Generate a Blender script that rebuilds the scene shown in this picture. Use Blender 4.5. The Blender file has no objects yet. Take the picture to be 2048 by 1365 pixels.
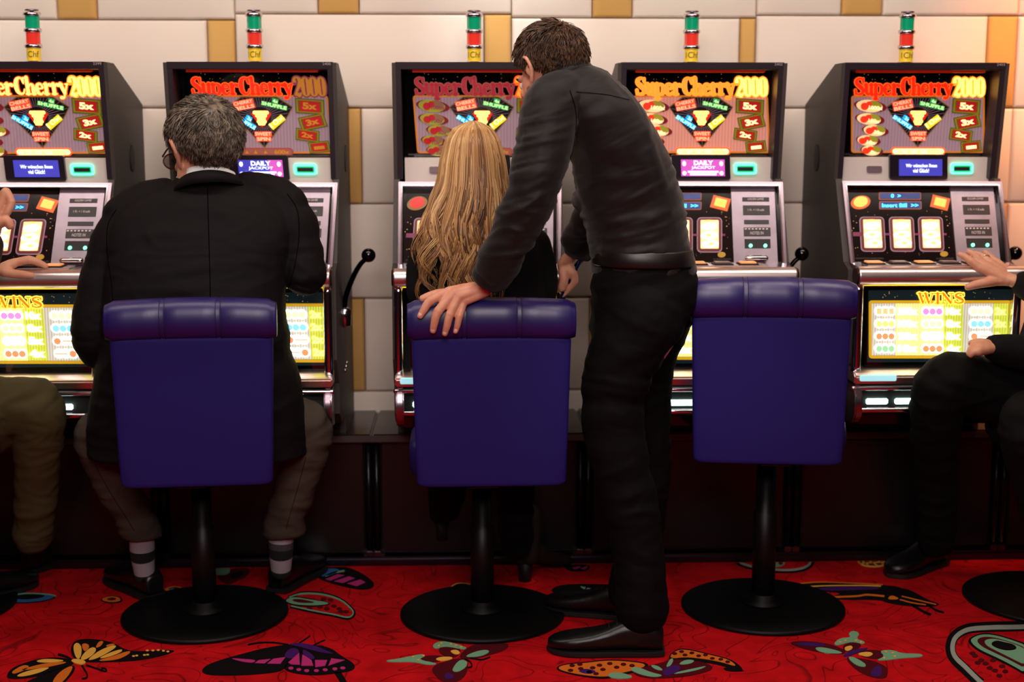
import bpy, bmesh, math, random
import numpy as np
from mathutils import Vector, Matrix, noise, Quaternion

# ------------------------------------------------------------------ camera
SC = bpy.context.scene
COL = SC.collection
CAM_H = 1.4
PITCH = math.radians(9.1)
YAW = math.radians(1.95)
FPX = 50.0 / 36.0 * 2048.0
cp, sp, cw, sw = math.cos(PITCH), math.sin(PITCH), math.cos(YAW), math.sin(YAW)
FW = Vector((sw * cp, cw * cp, -sp))
RT = Vector((cw, -sw, 0))
UP = Vector((sw * sp, cw * sp, cp))
cam_data = bpy.data.cameras.new('camera')
cam_data.lens = 50.0
cam_data.sensor_width = 36.0
cam_data.clip_start = 0.05
cam_data.dof.use_dof = True
cam_data.dof.focus_distance = 3.72
cam_data.dof.aperture_fstop = 2.0
cam = bpy.data.objects.new('camera', cam_data)
COL.objects.link(cam)
m3 = Matrix((RT, UP, -FW)).transposed()
cam.matrix_world = Matrix.Translation((0, 0, CAM_H)) @ m3.to_4x4()
SC.camera = cam

# ------------------------------------------------------------------ view, world
SC.view_settings.view_transform = 'Standard'
SC.view_settings.look = 'None'
SC.view_settings.gamma = 1.0
SC.view_settings.use_curve_mapping = False
SC.view_settings.exposure = 0.0
world = bpy.data.worlds.new('world')
SC.world = world
world.use_nodes = True
world.node_tree.nodes['Background'].inputs[0].default_value = (0.9, 0.75, 0.65, 1)
world.node_tree.nodes['Background'].inputs[1].default_value = 0.004

# ------------------------------------------------------------------ lamps of the room and added fill
def look_rot(frm, to):
    return (Vector(to) - Vector(frm)).to_track_quat('-Z', 'Y').to_euler()

def spot(name, loc, to, power, color, angle=70, blend=0.8, radius=0.06):
    d = bpy.data.lights.new(name, 'SPOT')
    d.energy = power; d.color = color; d.spot_size = math.radians(angle); d.spot_blend = blend
    d.shadow_soft_size = radius
    o = bpy.data.objects.new(name, d); COL.objects.link(o)
    o.location = loc; o.rotation_euler = look_rot(loc, to)
    return o

def area(name, loc, to, power, color, sx, sy):
    d = bpy.data.lights.new(name, 'AREA')
    d.energy = power; d.color = color; d.shape = 'RECTANGLE'; d.size = sx; d.size_y = sy
    o = bpy.data.objects.new(name, d); COL.objects.link(o)
    o.location = loc; o.rotation_euler = look_rot(loc, to)
    return o

WARM = (1.0, 0.87, 0.77)
# row of ceiling lamps above the stools, washing the padded wall
area('ceiling_lamp_row', (0.0, 3.3, 2.64), (0.0, 4.4, 1.1), 46, WARM, 4.6, 0.25)
# front light from the unseen part of the hall
area('front_fill', (0.0, 1.2, 2.64), (0.0, 4.3, 0.9), 46, (1.0, 0.88, 0.85), 1.3, 0.6)
area('front_fill', (0.0, -0.7, 2.64), (0.0, 4.3, 0.9), 82, (1.0, 0.88, 0.86), 1.6, 0.8)  # fill added behind the camera for neutral light under overhangs
# coloured wall spots
spot('wall_spot', (0.13, 4.15, 2.62), (0.14, 4.64, 1.85), 30, (0.86, 0.94, 1.0), 36, 1.0)
spot('wall_spot', (-1.66, 4.15, 2.62), (-1.66, 4.64, 1.75), 12, (0.8, 0.9, 1.0), 44, 1.0)
spot('amber_spot', (2.15, 3.9, 2.6), (1.95, 4.64, 1.25), 170, (1.0, 0.32, 0.09), 58, 1.0)
# unseen spots added to brighten the carpet between the stools
for lx, pw in ((-0.32, 4), (1.2, 18)):
    spot('carpet_fill', (lx, 3.6, 2.66), (lx, 3.62, 0), pw, (1.0, 0.85, 0.75), 50, 1.0)
spot('carpet_fill', (0.56, 2.5, 2.62), (0.5, 4.12, 0), 60, (1.0, 0.85, 0.78), 24, 1.0)

# ------------------------------------------------------------------ helpers
def ray(px, py):
    return FW + RT * ((px - 1024.0) / FPX) + UP * ((682.5 - py) / FPX)

def J(px, py, Y):
    """point of the place seen at a photo position, at depth Y"""
    d = ray(px, py)
    t = Y / d.y
    return Vector((d.x * t, Y, CAM_H + d.z * t))

def FLR(px, py, z=0.0):
    d = ray(px, py)
    t = (z - CAM_H) / d.z
    return Vector((d.x * t, d.y * t, z))

def lin(c):
    return c / 12.92 if c <= 0.04045 else ((c + 0.055) / 1.055) ** 2.4

def rgb(h):
    if isinstance(h, str):
        h = h.lstrip('#')
        return tuple(lin(int(h[i:i + 2], 16) / 255.0) for i in (0, 2, 4)) + (1.0,)
    return tuple(h) + (1.0,) if len(h) == 3 else tuple(h)

MATS = {}
def mat(name, col, rough=0.5, metal=0.0, spec=0.5, emis=None, strength=0.0, bump=None, var=None, coat=0.0, sheen=0.0):
    """bump=(scale,strength[,distortion]); var=(scale, second colour, contrast)"""
    if name in MATS: return MATS[name]
    m = bpy.data.materials.new(name); m.use_nodes = True
    nt = m.node_tree; b = nt.nodes['Principled BSDF']
    b.inputs['Base Color'].default_value = rgb(col)
    b.inputs['Roughness'].default_value = rough
    b.inputs['Metallic'].default_value = metal
    b.inputs['Specular IOR Level'].default_value = spec
    b.inputs['Coat Weight'].default_value = coat
    b.inputs['Sheen Weight'].default_value = sheen
    if emis is not None:
        b.inputs['Emission Color'].default_value = rgb(emis)
        b.inputs['Emission Strength'].default_value = strength
    if bump or var:
        tc = nt.nodes.new('ShaderNodeTexCoord')
    if var:
        n = nt.nodes.new('ShaderNodeTexNoise'); n.inputs['Scale'].default_value = var[0]
        n.inputs['Detail'].default_value = 6
        nt.links.new(tc.outputs['Object'], n.inputs['Vector'])
        r = nt.nodes.new('ShaderNodeValToRGB')
        k = var[2] if len(var) > 2 else 0.2
        r.color_ramp.elements[0].position = 0.5 - k; r.color_ramp.elements[0].color = rgb(col)
        r.color_ramp.elements[1].position = 0.5 + k; r.color_ramp.elements[1].color = rgb(var[1])
        nt.links.new(n.outputs['Fac'], r.inputs['Fac'])
        nt.links.new(r.outputs['Color'], b.inputs['Base Color'])
    if bump:
        n2 = nt.nodes.new('ShaderNodeTexNoise'); n2.inputs['Scale'].default_value = bump[0]
        n2.inputs['Detail'].default_value = 4
        nt.links.new(tc.outputs['Object'], n2.inputs['Vector'])
        bp = nt.nodes.new('ShaderNodeBump'); bp.inputs['Strength'].default_value = bump[1]
        bp.inputs['Distance'].default_value = bump[2] if len(bump) > 2 else 0.002
        nt.links.new(n2.outputs['Fac'], bp.inputs['Height'])
        nt.links.new(bp.outputs['Normal'], b.inputs['Normal'])
    MATS[name] = m
    return m

def em(name, col, strength, base=None):
    return mat(name, base or col, 0.35, emis=col, strength=strength)

def glass_mat(name, tint=(1, 1, 1), refl=0.05):
    if name in MATS: return MATS[name]
    m = bpy.data.materials.new(name); m.use_nodes = True
    nt = m.node_tree
    for n in list(nt.nodes):
        if n.type != 'OUTPUT_MATERIAL': nt.nodes.remove(n)
    out = [n for n in nt.nodes if n.type == 'OUTPUT_MATERIAL'][0]
    tr = nt.nodes.new('ShaderNodeBsdfTransparent'); tr.inputs[0].default_value = (*tint, 1)
    gl = nt.nodes.new('ShaderNodeBsdfGlossy'); gl.inputs['Roughness'].default_value = 0.03
    mx = nt.nodes.new('ShaderNodeMixShader'); mx.inputs[0].default_value = refl
    nt.links.new(tr.outputs[0], mx.inputs[1]); nt.links.new(gl.outputs[0], mx.inputs[2])
    nt.links.new(mx.outputs[0], out.inputs['Surface'])
    MATS[name] = m
    return m

class MB:
    """collects shapes; build() links them as one mesh object"""
    def __init__(s): s.v = []; s.f = []; s.m = []; s.sm = False
    def add(s, vs, fs, mi=0):
        o = len(s.v); s.v += [tuple(p) for p in vs]
        s.f += [tuple(i + o for i in f) for f in fs]; s.m += [mi] * len(fs)
        return s
    def box(s, x0, x1, y0, y1, z0, z1, mi=0):
        vs = [(x, y, z) for x in (x0, x1) for y in (y0, y1) for z in (z0, z1)]
        return s.add(vs, [(0, 1, 3, 2), (4, 6, 7, 5), (0, 4, 5, 1), (2, 3, 7, 6), (0, 2, 6, 4), (1, 5, 7, 3)], mi)
    def prism(s, poly, mi=0, h=None):
        """poly: list of 3-D points (one face), h: extrusion vector"""
        n = len(poly)
        if h is None: return s.add(poly, [tuple(range(n))], mi)
        h = Vector(h)
        vs = [Vector(p) for p in poly] + [Vector(p) + h for p in poly]
        fs = [tuple(range(n))[::-1], tuple(range(n, 2 * n))] + [(i, (i + 1) % n, n + (i + 1) % n, n + i) for i in range(n)]
        return s.add(vs, fs, mi)
    def shell(s, sh, mi=0): return s.add(sh[0], sh[1], mi)
    def mesh(s, name, origin=(0, 0, 0), smooth=None, bevel=0.0, recalc=True):
        me = bpy.data.meshes.new(name)
        ox, oy, oz = origin
        me.from_pydata([(x - ox, y - oy, z - oz) for x, y, z in s.v], [], s.f)
        me.polygons.foreach_set('material_index', s.m)
        if recalc or bevel:
            bm = bmesh.new(); bm.from_mesh(me)
            if recalc: bmesh.ops.recalc_face_normals(bm, faces=bm.faces)
            if bevel:
                bmesh.ops.bevel(bm, geom=bm.edges[:], offset=bevel, segments=2, affect='EDGES', clamp_overlap=True)
            bm.to_mesh(me); bm.free()
        if smooth or (smooth is None and bevel):
            me.polygons.foreach_set('use_smooth', [True] * len(me.polygons))
        if bevel and smooth is None:
            try: me.set_sharp_from_angle(angle=math.radians(50))
            except Exception: pass
        me.update()
        return me

def link(name, me, mats, parent=None, loc=(0, 0, 0)):
    o = bpy.data.objects.new(name, me); COL.objects.link(o)
    if parent is not None: o.parent = parent
    o.location = loc
    if not isinstance(mats, (list, tuple)): mats = [mats]
    while len(me.materials) < len(mats): me.materials.append(None)
    for i, m in enumerate(mats):
        o.material_slots[i].link = 'OBJECT'; o.material_slots[i].material = m
    return o

def tag(o, label=None, cat=None, group=None, kind=None):
    if label: o['label'] = label
    if cat: o['category'] = cat
    if group: o['group'] = group
    if kind: o['kind'] = kind
    return o

def empty(name, loc):
    o = bpy.data.objects.new(name, None); COL.objects.link(o); o.location = loc
    o.empty_display_size = 0.1
    return o

# ---- shells: (verts, faces) of closed solids
def frame_from(t, ref=Vector((0, 0, 1))):
    t = t.normalized()
    if abs(t.dot(ref)) > 0.95: ref = Vector((1, 0, 0))
    a = t.cross(ref).normalized()
    return a, a.cross(t).normalized()

def catmull(pts, rad, sub):
    P = [Vector(p) for p in pts]
    if sub <= 1 or len(P) < 2: return P, list(rad)
    P2 = [P[0] * 2 - P[1]] + P + [P[-1] * 2 - P[-2]]
    R2 = [rad[0]] + list(rad) + [rad[-1]]
    op, orr = [], []
    for i in range(1, len(P2) - 2):
        for k in range(sub):
            t = k / sub
            a, b, c, d = P2[i - 1], P2[i], P2[i + 1], P2[i + 2]
            op.append(0.5 * ((2 * b) + (c - a) * t + (2 * a - 5 * b + 4 * c - d) * t * t + (3 * b - a - 3 * c + d) * t ** 3))
            orr.append(R2[i] * (1 - t) + R2[i + 1] * t)
    op.append(P[-1]); orr.append(rad[-1])
    return op, orr

def tube(pts, rad, n=12, sub=4, cap=True, flat=1.0, ref=Vector((0, 0, 1))):
    """round tube through pts; flat scales the second axis; rounded ends"""
    P, R = catmull(pts, rad, sub)
    T = []
    for i in range(len(P)):
        a = P[min(i + 1, len(P) - 1)] - P[max(i - 1, 0)]
        T.append(a.normalized() if a.length > 1e-9 else Vector((0, 0, 1)))
    A, B = frame_from(T[0], ref)
    rings = []
    if cap:
        for k in (0.85, 0.5):
            rings.append((P[0] - T[0] * R[0] * math.sqrt(1 - (1 - k) ** 2) * 0.8 if False else P[0] - T[0] * R[0] * k * 0.9, R[0] * math.sqrt(max(0.02, 1 - k * k)), A, B))
    for i in range(len(P)):
        if i:
            A = (A - T[i] * A.dot(T[i])).normalized()
            B = A.cross(T[i]).normalized()
        rings.append((P[i], R[i], A.copy(), B.copy()))
    if cap:
        for k in (0.5, 0.85):
            rings.append((P[-1] + T[-1] * R[-1] * k * 0.9, R[-1] * math.sqrt(max(0.02, 1 - k * k)), A, B))
    vs = []; fs = []
    for c, r, a, b in rings:
        for j in range(n):
            th = 2 * math.pi * j / n
            vs.append(c + a * (r * math.cos(th)) + b * (r * flat * math.sin(th)))
    m = len(rings)
    for i in range(m - 1):
        for j in range(n):
            fs.append((i * n + j, i * n + (j + 1) % n, (i + 1) * n + (j + 1) % n, (i + 1) * n + j))
    fs.append(tuple(range(n))[::-1]); fs.append(tuple((m - 1) * n + j for j in range(n)))
    return vs, fs

def loft(sections, n=28, power=2.0, sub=1):
    """sections: (centre, half-axis vector a, half-axis vector b)"""
    S = [(Vector(c), Vector(a), Vector(b)) for c, a, b in sections]
    if sub > 1:
        C, _ = catmull([s[0] for s in S], [0] * len(S), sub)
        A, _ = catmull([s[1] for s in S], [0] * len(S), sub)
        B, _ = catmull([s[2] for s in S], [0] * len(S), sub)
        S = list(zip(C, A, B))
    vs = []; fs = []
    for c, a, b in S:
        for j in range(n):
            th = 2 * math.pi * j / n
            ct, st = math.cos(th), math.sin(th)
            e = 2.0 / power
            vs.append(c + a * (math.copysign(abs(ct) ** e, ct)) + b * (math.copysign(abs(st) ** e, st)))
    m = len(S)
    for i in range(m - 1):
        for j in range(n):
            fs.append((i * n + j, i * n + (j + 1) % n, (i + 1) * n + (j + 1) % n, (i + 1) * n + j))
    fs.append(tuple(range(n))[::-1]); fs.append(tuple((m - 1) * n + j for j in range(n)))
    return vs, fs

def ellip(c, r, rot=None, n=20, m=12):
    c = Vector(c); vs = []; fs = []
    R = rot if rot is not None else Matrix.Identity(3)
    for i in range(1, m):
        ph = math.pi * i / m
        for j in range(n):
            th = 2 * math.pi * j / n
            p = Vector((r[0] * math.sin(ph) * math.cos(th), r[1] * math.sin(ph) * math.sin(th), r[2] * math.cos(ph)))
            vs.append(c + R @ p)
    vs.append(c + R @ Vector((0, 0, r[2]))); vs.append(c + R @ Vector((0, 0, -r[2])))
    k = (m - 1) * n
    for i in range(m - 2):
        for j in range(n):
            fs.append((i * n + j, (i + 1) * n + j, (i + 1) * n + (j + 1) % n, i * n + (j + 1) % n))
    for j in range(n):
        fs.append((k, j, (j + 1) % n)); fs.append((k + 1, (m - 2) * n + (j + 1) % n, (m - 2) * n + j))
    return vs, fs

def lathe(prof, n=24, c=(0, 0, 0), closed=True):
    """prof: (r,z) list, around the vertical axis"""
    vs = []; fs = []
    for r, z in prof:
        for j in range(n):
            th = 2 * math.pi * j / n
            vs.append((c[0] + r * math.cos(th), c[1] + r * math.sin(th), c[2] + z))
    for i in range(len(prof) - 1):
        for j in range(n):
            fs.append((i * n + j, i * n + (j + 1) % n, (i + 1) * n + (j + 1) % n, (i + 1) * n + j))
    if closed:
        fs.append(tuple(range(n))[::-1]); fs.append(tuple((len(prof) - 1) * n + j for j in range(n)))
    return vs, fs

def fuse_raw(shells, voxel, iters=4):
    """union of solids as one smooth continuous surface -> (Nx3 array, faces list)"""
    b = MB()
    for sh in shells: b.shell(sh)
    me = b.mesh('tmp')
    o = bpy.data.objects.new('tmp', me); COL.objects.link(o)
    md = o.modifiers.new('r', 'REMESH'); md.mode = 'VOXEL'; md.voxel_size = voxel; md.adaptivity = 0
    dg = bpy.context.evaluated_depsgraph_get(); dg.update()
    me2 = bpy.data.meshes.new_from_object(o.evaluated_get(dg))
    bpy.data.objects.remove(o); bpy.data.meshes.remove(me)
    nv = len(me2.vertices)
    co = np.empty(nv * 3); me2.vertices.foreach_get('co', co); co = co.reshape(-1, 3)
    ne = len(me2.edges)
    ed = np.empty(ne * 2, dtype=np.int64); me2.edges.foreach_get('vertices', ed); ed = ed.reshape(-1, 2)
    fc = [tuple(p.vertices) for p in me2.polygons]
    bpy.data.meshes.remove(me2)
    deg = np.bincount(ed.ravel(), minlength=nv).astype(float); deg[deg == 0] = 1
    def lap(x):
        s = np.zeros_like(x)
        for k in range(3):
            s[:, k] = np.bincount(ed[:, 0], weights=x[ed[:, 1], k], minlength=nv) + np.bincount(ed[:, 1], weights=x[ed[:, 0], k], minlength=nv)
        return s / deg[:, None] - x
    for _ in range(iters):
        co = co + 0.5 * lap(co)
        co = co - 0.47 * lap(co)
        co = co + 0.2 * lap(co)
    return co, fc

def mesh_from(name, parts, smooth=True):
    """parts: list of (Nx3 array, faces, material index)"""
    vs = []; fs = []; mi = []
    for p in parts:
        o = len(vs); vs += [tuple(x) for x in p[0]]
        fs += [tuple(i + o for i in f) for f in p[1]]; mi += [p[2] if len(p) > 2 else 0] * len(p[1])
    me = bpy.data.meshes.new(name); me.from_pydata(vs, [], fs)
    me.polygons.foreach_set('material_index', mi)
    if smooth: me.polygons.foreach_set('use_smooth', [True] * len(fs))
    me.update()
    return me

def vnormals(co, fc):
    me = bpy.data.meshes.new('n'); me.from_pydata([tuple(c) for c in co], [], fc); me.update()
    n = np.empty(len(co) * 3); me.vertex_normals.foreach_get('vector', n)
    bpy.data.meshes.remove(me)
    return n.reshape(-1, 3)

def wrinkle(co, fc, fn):
    """move every vertex along its normal by fn(point)"""
    n = vnormals(co, fc)
    d = np.array([fn(Vector(p)) for p in co])
    return co + n * d[:, None]

def ridged(p, sx, sy, sz, seed=0.0):
    q = Vector((p.x * sx + seed, p.y * sy - seed, p.z * sz + 0.7 * seed))
    w = noise.noise(q * 0.6 + Vector((5.1, 1.3, 2.2)))
    return 1.0 - 2.0 * abs(noise.noise(q + Vector((w, w, w)) * 1.2))
# ================================================================== the setting
WALL_Y = 4.64
def carpet_material():
    m = bpy.data.materials.new('carpet_red'); m.use_nodes = True
    nt = m.node_tree; b = nt.nodes['Principled BSDF']; L = nt.links.new
    b.inputs['Roughness'].default_value = 0.95; b.inputs['Specular IOR Level'].default_value = 0.1
    tc = nt.nodes.new('ShaderNodeTexCoord')
    # meandering carved lines: contour of a warped noise field
    warp = nt.nodes.new('ShaderNodeTexNoise'); warp.inputs['Scale'].default_value = 5; warp.inputs['Detail'].default_value = 0
    L(tc.outputs['Object'], warp.inputs['Vector'])
    mx = nt.nodes.new('ShaderNodeVectorMath'); mx.operation = 'MULTIPLY_ADD'
    mx.inputs[1].default_value = (0.35, 0.35, 0); L(warp.outputs['Color'], mx.inputs[0]); L(tc.outputs['Object'], mx.inputs[2])
    n1 = nt.nodes.new('ShaderNodeTexNoise'); n1.inputs['Scale'].default_value = 7.5; n1.inputs['Detail'].default_value = 0.6
    L(mx.outputs[0], n1.inputs['Vector'])
    sub = nt.nodes.new('ShaderNodeMath'); sub.operation = 'PINGPONG'; sub.inputs[1].default_value = 0.075
    L(n1.outputs['Fac'], sub.inputs[0])
    lt = nt.nodes.new('ShaderNodeMapRange'); lt.inputs['From Min'].default_value = 0.0; lt.inputs['From Max'].default_value = 0.009
    L(sub.outputs[0], lt.inputs['Value'])
    fib = nt.nodes.new('ShaderNodeTexNoise'); fib.inputs['Scale'].default_value = 420; fib.inputs['Detail'].default_value = 2
    L(tc.outputs['Object'], fib.inputs['Vector'])
    big = nt.nodes.new('ShaderNodeTexNoise'); big.inputs['Scale'].default_value = 16; big.inputs['Detail'].default_value = 3
    L(tc.outputs['Object'], big.inputs['Vector'])
    r1 = nt.nodes.new('ShaderNodeValToRGB')
    r1.color_ramp.elements[0].position = .3; r1.color_ramp.elements[0].color = (0.42, 0.0015, 0.004, 1)
    r1.color_ramp.elements[1].position = .72; r1.color_ramp.elements[1].color = (0.66, 0.004, 0.008, 1)
    L(big.outputs['Fac'], r1.inputs['Fac'])
    mul = nt.nodes.new('ShaderNodeMix'); mul.data_type = 'RGBA'; mul.blend_type = 'MIX'
    mul.inputs['A'].default_value = (0.13, 0.001, 0.002, 1)
    L(r1.outputs['Color'], mul.inputs['B'])
    mr = nt.nodes.new('ShaderNodeMapRange'); mr.inputs['To Min'].default_value = 0.2; L(lt.outputs[0], mr.inputs['Value'])
    L(mr.outputs[0], mul.inputs['Factor'])
    f2 = nt.nodes.new('ShaderNodeMix'); f2.data_type = 'RGBA'; f2.blend_type = 'MULTIPLY'; f2.inputs['Factor'].default_value = 0.35
    L(mul.outputs['Result'], f2.inputs['A']); L(fib.outputs['Fac'], f2.inputs['B'])
    L(f2.outputs['Result'], b.inputs['Base Color'])
    add = nt.nodes.new('ShaderNodeMath'); add.operation = 'MULTIPLY_ADD'; add.inputs[1].default_value = 0.25
    L(fib.outputs['Fac'], add.inputs[0]); L(lt.outputs[0], add.inputs[2])
    bp = nt.nodes.new('ShaderNodeBump'); bp.inputs['Strength'].default_value = 0.6; bp.inputs['Distance'].default_value = 0.004
    L(add.outputs[0], bp.inputs['Height']); L(bp.outputs['Normal'], b.inputs['Normal'])
    return m

floor = link('floor', MB().box(-4.2, 4.2, -1.0, 4.75, -0.06, 0.0).mesh('floor'), carpet_material())
tag(floor, 'red carpet with carved swirls and woven butterflies', None, None, 'structure')
ceil = link('ceiling', MB().box(-4.2, 4.2, -1.0, 4.75, 2.7, 2.76).mesh('ceiling'), mat('ceiling_plaster', '#a89c94', 0.9))
tag(ceil, 'plain plaster ceiling over the machines', None, None, 'structure')

# ---- woven motifs of the carpet (flat inlays, one object for each motif)
YARN = {'k': ('yarn_black', '#0d0507'), 'o': ('yarn_orange', '#c8641c'), 'g': ('yarn_gold', '#d9a040'),
        'p': ('yarn_pink', '#b02a6e'), 'u': ('yarn_purple', '#3d1458'), 'm': ('yarn_maroon', '#4a0610'),
        'n': ('yarn_green', '#6f9a78'), 'b': ('yarn_blue', '#2f5f8f'), 'y': ('yarn_grey', '#8f9488')}
KEYS = list(YARN)
def yarn(k): return mat(YARN[k][0], YARN[k][1], 0.95, spec=0.1, bump=(420, 0.6, 0.002))
CROP = {'A': (0, 1080, 720 / 2048), 'B': (700, 1080, 700 / 2048), 'C': (1340, 1080, 708 / 2048)}

def smooth_poly(pts, it=2):
    for _ in range(it):
        q = []
        for i in range(len(pts)):
            a, b = pts[i], pts[(i + 1) % len(pts)]
            q.append((a[0] * .75 + b[0] * .25, a[1] * .75 + b[1] * .25)); q.append((a[0] * .25 + b[0] * .75, a[1] * .25 + b[1] * .75))
        pts = q
    return pts

def stroke2d(pts, w0, w1=None):
    """ribbon polygon pieces along a polyline (2-D)"""
    w1 = w0 if w1 is None else w1
    n = len(pts); quads = []; L = []; R = []
    for i, p in enumerate(pts):
        a = pts[max(0, i - 1)]; b = pts[min(n - 1, i + 1)]
        dx, dy = b[0] - a[0], b[1] - a[1]; l = math.hypot(dx, dy) or 1
        w = (w0 + (w1 - w0) * i / max(1, n - 1)) / 2
        L.append((p[0] - dy / l * w, p[1] + dx / l * w)); R.append((p[0] + dy / l * w, p[1] - dx / l * w))
    return [[L[i], L[i + 1], R[i + 1], R[i]] for i in range(n - 1)]

def motif(name, label, crop, items):
    """items: (colour key, level, kind, points[, width])"""
    ox, oy, s = CROP[crop]
    b = MB(); used = []
    for it in items:
        k, lev, kind, pts = it[:4]
        if k not in used: used.append(k)
        mi = used.index(k)
        z = 0.0012 + 0.0006 * lev
        polys = []
        if kind == 'P': polys = [smooth_poly(pts)]
        elif kind == 'Q': polys = [pts]
        elif kind == 'L':
            pp, _ = catmull([(x, y, 0) for x, y in pts], [0] * len(pts), 5)
            polys = stroke2d([(v.x, v.y) for v in pp], it[4], it[5] if len(it) > 5 else None)
        elif kind == 'D':
            for (x, y) in pts:
                r = it[4]; polys.append([(x + r * math.cos(t * math.pi / 4), y + .55 * r * math.sin(t * math.pi / 4)) for t in range(8)])
        for pl in polys:
            w = [FLR(ox + x * s, min(oy + y * s, 1400)) for x, y in pl]
            w = [Vector((q.x, min(q.y, 4.287), z)) for q in w]
            b.prism(w, mi, (0, 0, -z))
    o = link(name, b.mesh(name), [yarn(k) for k in used], floor)
    if label: o['label'] = label
    return o

motif('butterfly_motif', 'orange and gold butterfly with black wing tips', 'A', [
    ('k', 0, 'P', [(400, 640), (410, 595), (440, 572), (500, 566), (575, 572), (650, 590), (705, 625), (770, 640), (1010, 626), (960, 655), (850, 680), (750, 694), (600, 700), (500, 700), (430, 690)]),
    ('k', 0, 'P', [(35, 780), (60, 738), (130, 706), (220, 680), (330, 670), (425, 688), (415, 715), (330, 740), (240, 775), (150, 792), (60, 797)]),
    ('k', 0, 'P', [(110, 830), (240, 770), (330, 738), (420, 712), (430, 740), (390, 795), (350, 830)]),
    ('g', 1, 'P', [(415, 615), (430, 590), (452, 594), (466, 620), (462, 665), (448, 685), (428, 670)]),
    ('o', 1, 'P', [(462, 600), (485, 592), (510, 605), (500, 630), (478, 642)]),
    ('g', 1, 'P', [(455, 685), (480, 645), (525, 612), (552, 625), (530, 660), (480, 690)]),
    ('o', 1, 'P', [(540, 622), (562, 582), (592, 580), (575, 610)]),
    ('g', 1, 'P', [(492, 692), (560, 636), (645, 602), (668, 612), (600, 655), (540, 684)]),
    ('o', 1, 'P', [(600, 605), (640, 594), (660, 600), (610, 615)]),
    ('g', 1, 'P', [(555, 682), (620, 648), (695, 624), (695, 642), (620, 672)]),
    ('o', 1, 'P', [(550, 692), (640, 668), (735, 634), (745, 648), (680, 684), (600, 694)]),
    ('g', 1, 'D', [(760, 666), (778, 663), (822, 660), (840, 658), (870, 634), (900, 632), (930, 636), (955, 640), (838, 634)], 9),
    ('o', 1, 'P', [(62, 757), (130, 716), (170, 722), (150, 742), (80, 770)]),
    ('g', 1, 'P', [(200, 694), (260, 680), (380, 690), (320, 702), (230, 704)]),
    ('o', 1, 'P', [(110, 745), (260, 704), (405, 697), (300, 724), (150, 746)]),
    ('g', 1, 'P', [(85, 780), (160, 748), (300, 724), (230, 760), (130, 784)]),
    ('o', 1, 'P', [(290, 826), (330, 762), (405, 718), (416, 735), (380, 790), (340, 826)]),
    ('g', 2, 'P', [(400, 690), (440, 680), (495, 698), (470, 716), (420, 706)]),
    ('k', 1, 'L', [(330, 655), (380, 670), (410, 690)], 12), ('k', 1, 'L', [(465, 718), (495, 768), (490, 790), (465, 794)], 9),
    ('k', 1, 'L', [(490, 716), (575, 745), (604, 752), (600, 737), (575, 735)], 8)])
motif('butterfly_motif', 'black butterfly with pink wing cells and purple body', 'A', [
    ('k', 0, 'P', [(1145, 745), (1180, 712), (1290, 676), (1400, 646), (1500, 620), (1620, 600), (1720, 594), (1750, 620), (1640, 700), (1620, 740), (1560, 760), (1400, 774), (1220, 776), (1160, 766)]),
    ('k', 0, 'P', [(1605, 740), (1650, 690), (1740, 618), (1800, 598), (1890, 622), (1935, 660), (2005, 700), (2024, 727), (2000, 750), (1900, 765), (1790, 776), (1680, 765)]),
    ('k', 0, 'Q', [(1900, 758), (1940, 755), (1985, 830), (1945, 830)]),
    ('p', 1, 'P', [(1305, 677), (1370, 682), (1460, 688), (1440, 706), (1370, 697)]),
    ('p', 1, 'Q', [(1470, 690), (1540, 682), (1505, 708), (1450, 706)]), ('p', 1, 'Q', [(1555, 681), (1625, 672), (1595, 710), (1520, 709)]),
    ('u', 1, 'P', [(1615, 660), (1650, 618), (1705, 625), (1695, 682), (1630, 678)]), ('u', 1, 'P', [(1715, 620), (1785, 660), (1790, 688), (1730, 674)]),
    ('p', 2, 'Q', [(1640, 704), (1702, 648), (1706, 716), (1655, 714)]), ('p', 2, 'Q', [(1714, 722), (1720, 658), (1772, 690), (1782, 722)]),
    ('p', 2, 'Q', [(1794, 730), (1792, 690), (1862, 690), (1850, 722)]), ('p', 2, 'Q', [(1868, 722), (1885, 680), (1962, 690), (1895, 712)]),
    ('p', 2, 'D', [(1655, 736), (1700, 744), (1745, 750), (1800, 750), (1850, 745), (1905, 740), (1950, 735)], 15),
    ('u', 1, 'P', [(1630, 598), (1700, 590), (1790, 604), (1880, 645), (1900, 655), (1800, 640), (1700, 610)]),
    ('k', 0, 'L', [(1640, 600), (1560, 588), (1480, 588), (1410, 600)], 9), ('k', 0, 'L', [(1700, 592), (1735, 570), (1765, 548)], 7), ('k', 0, 'L', [(1770, 610), (1810, 590), (1850, 572)], 7)])
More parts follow.
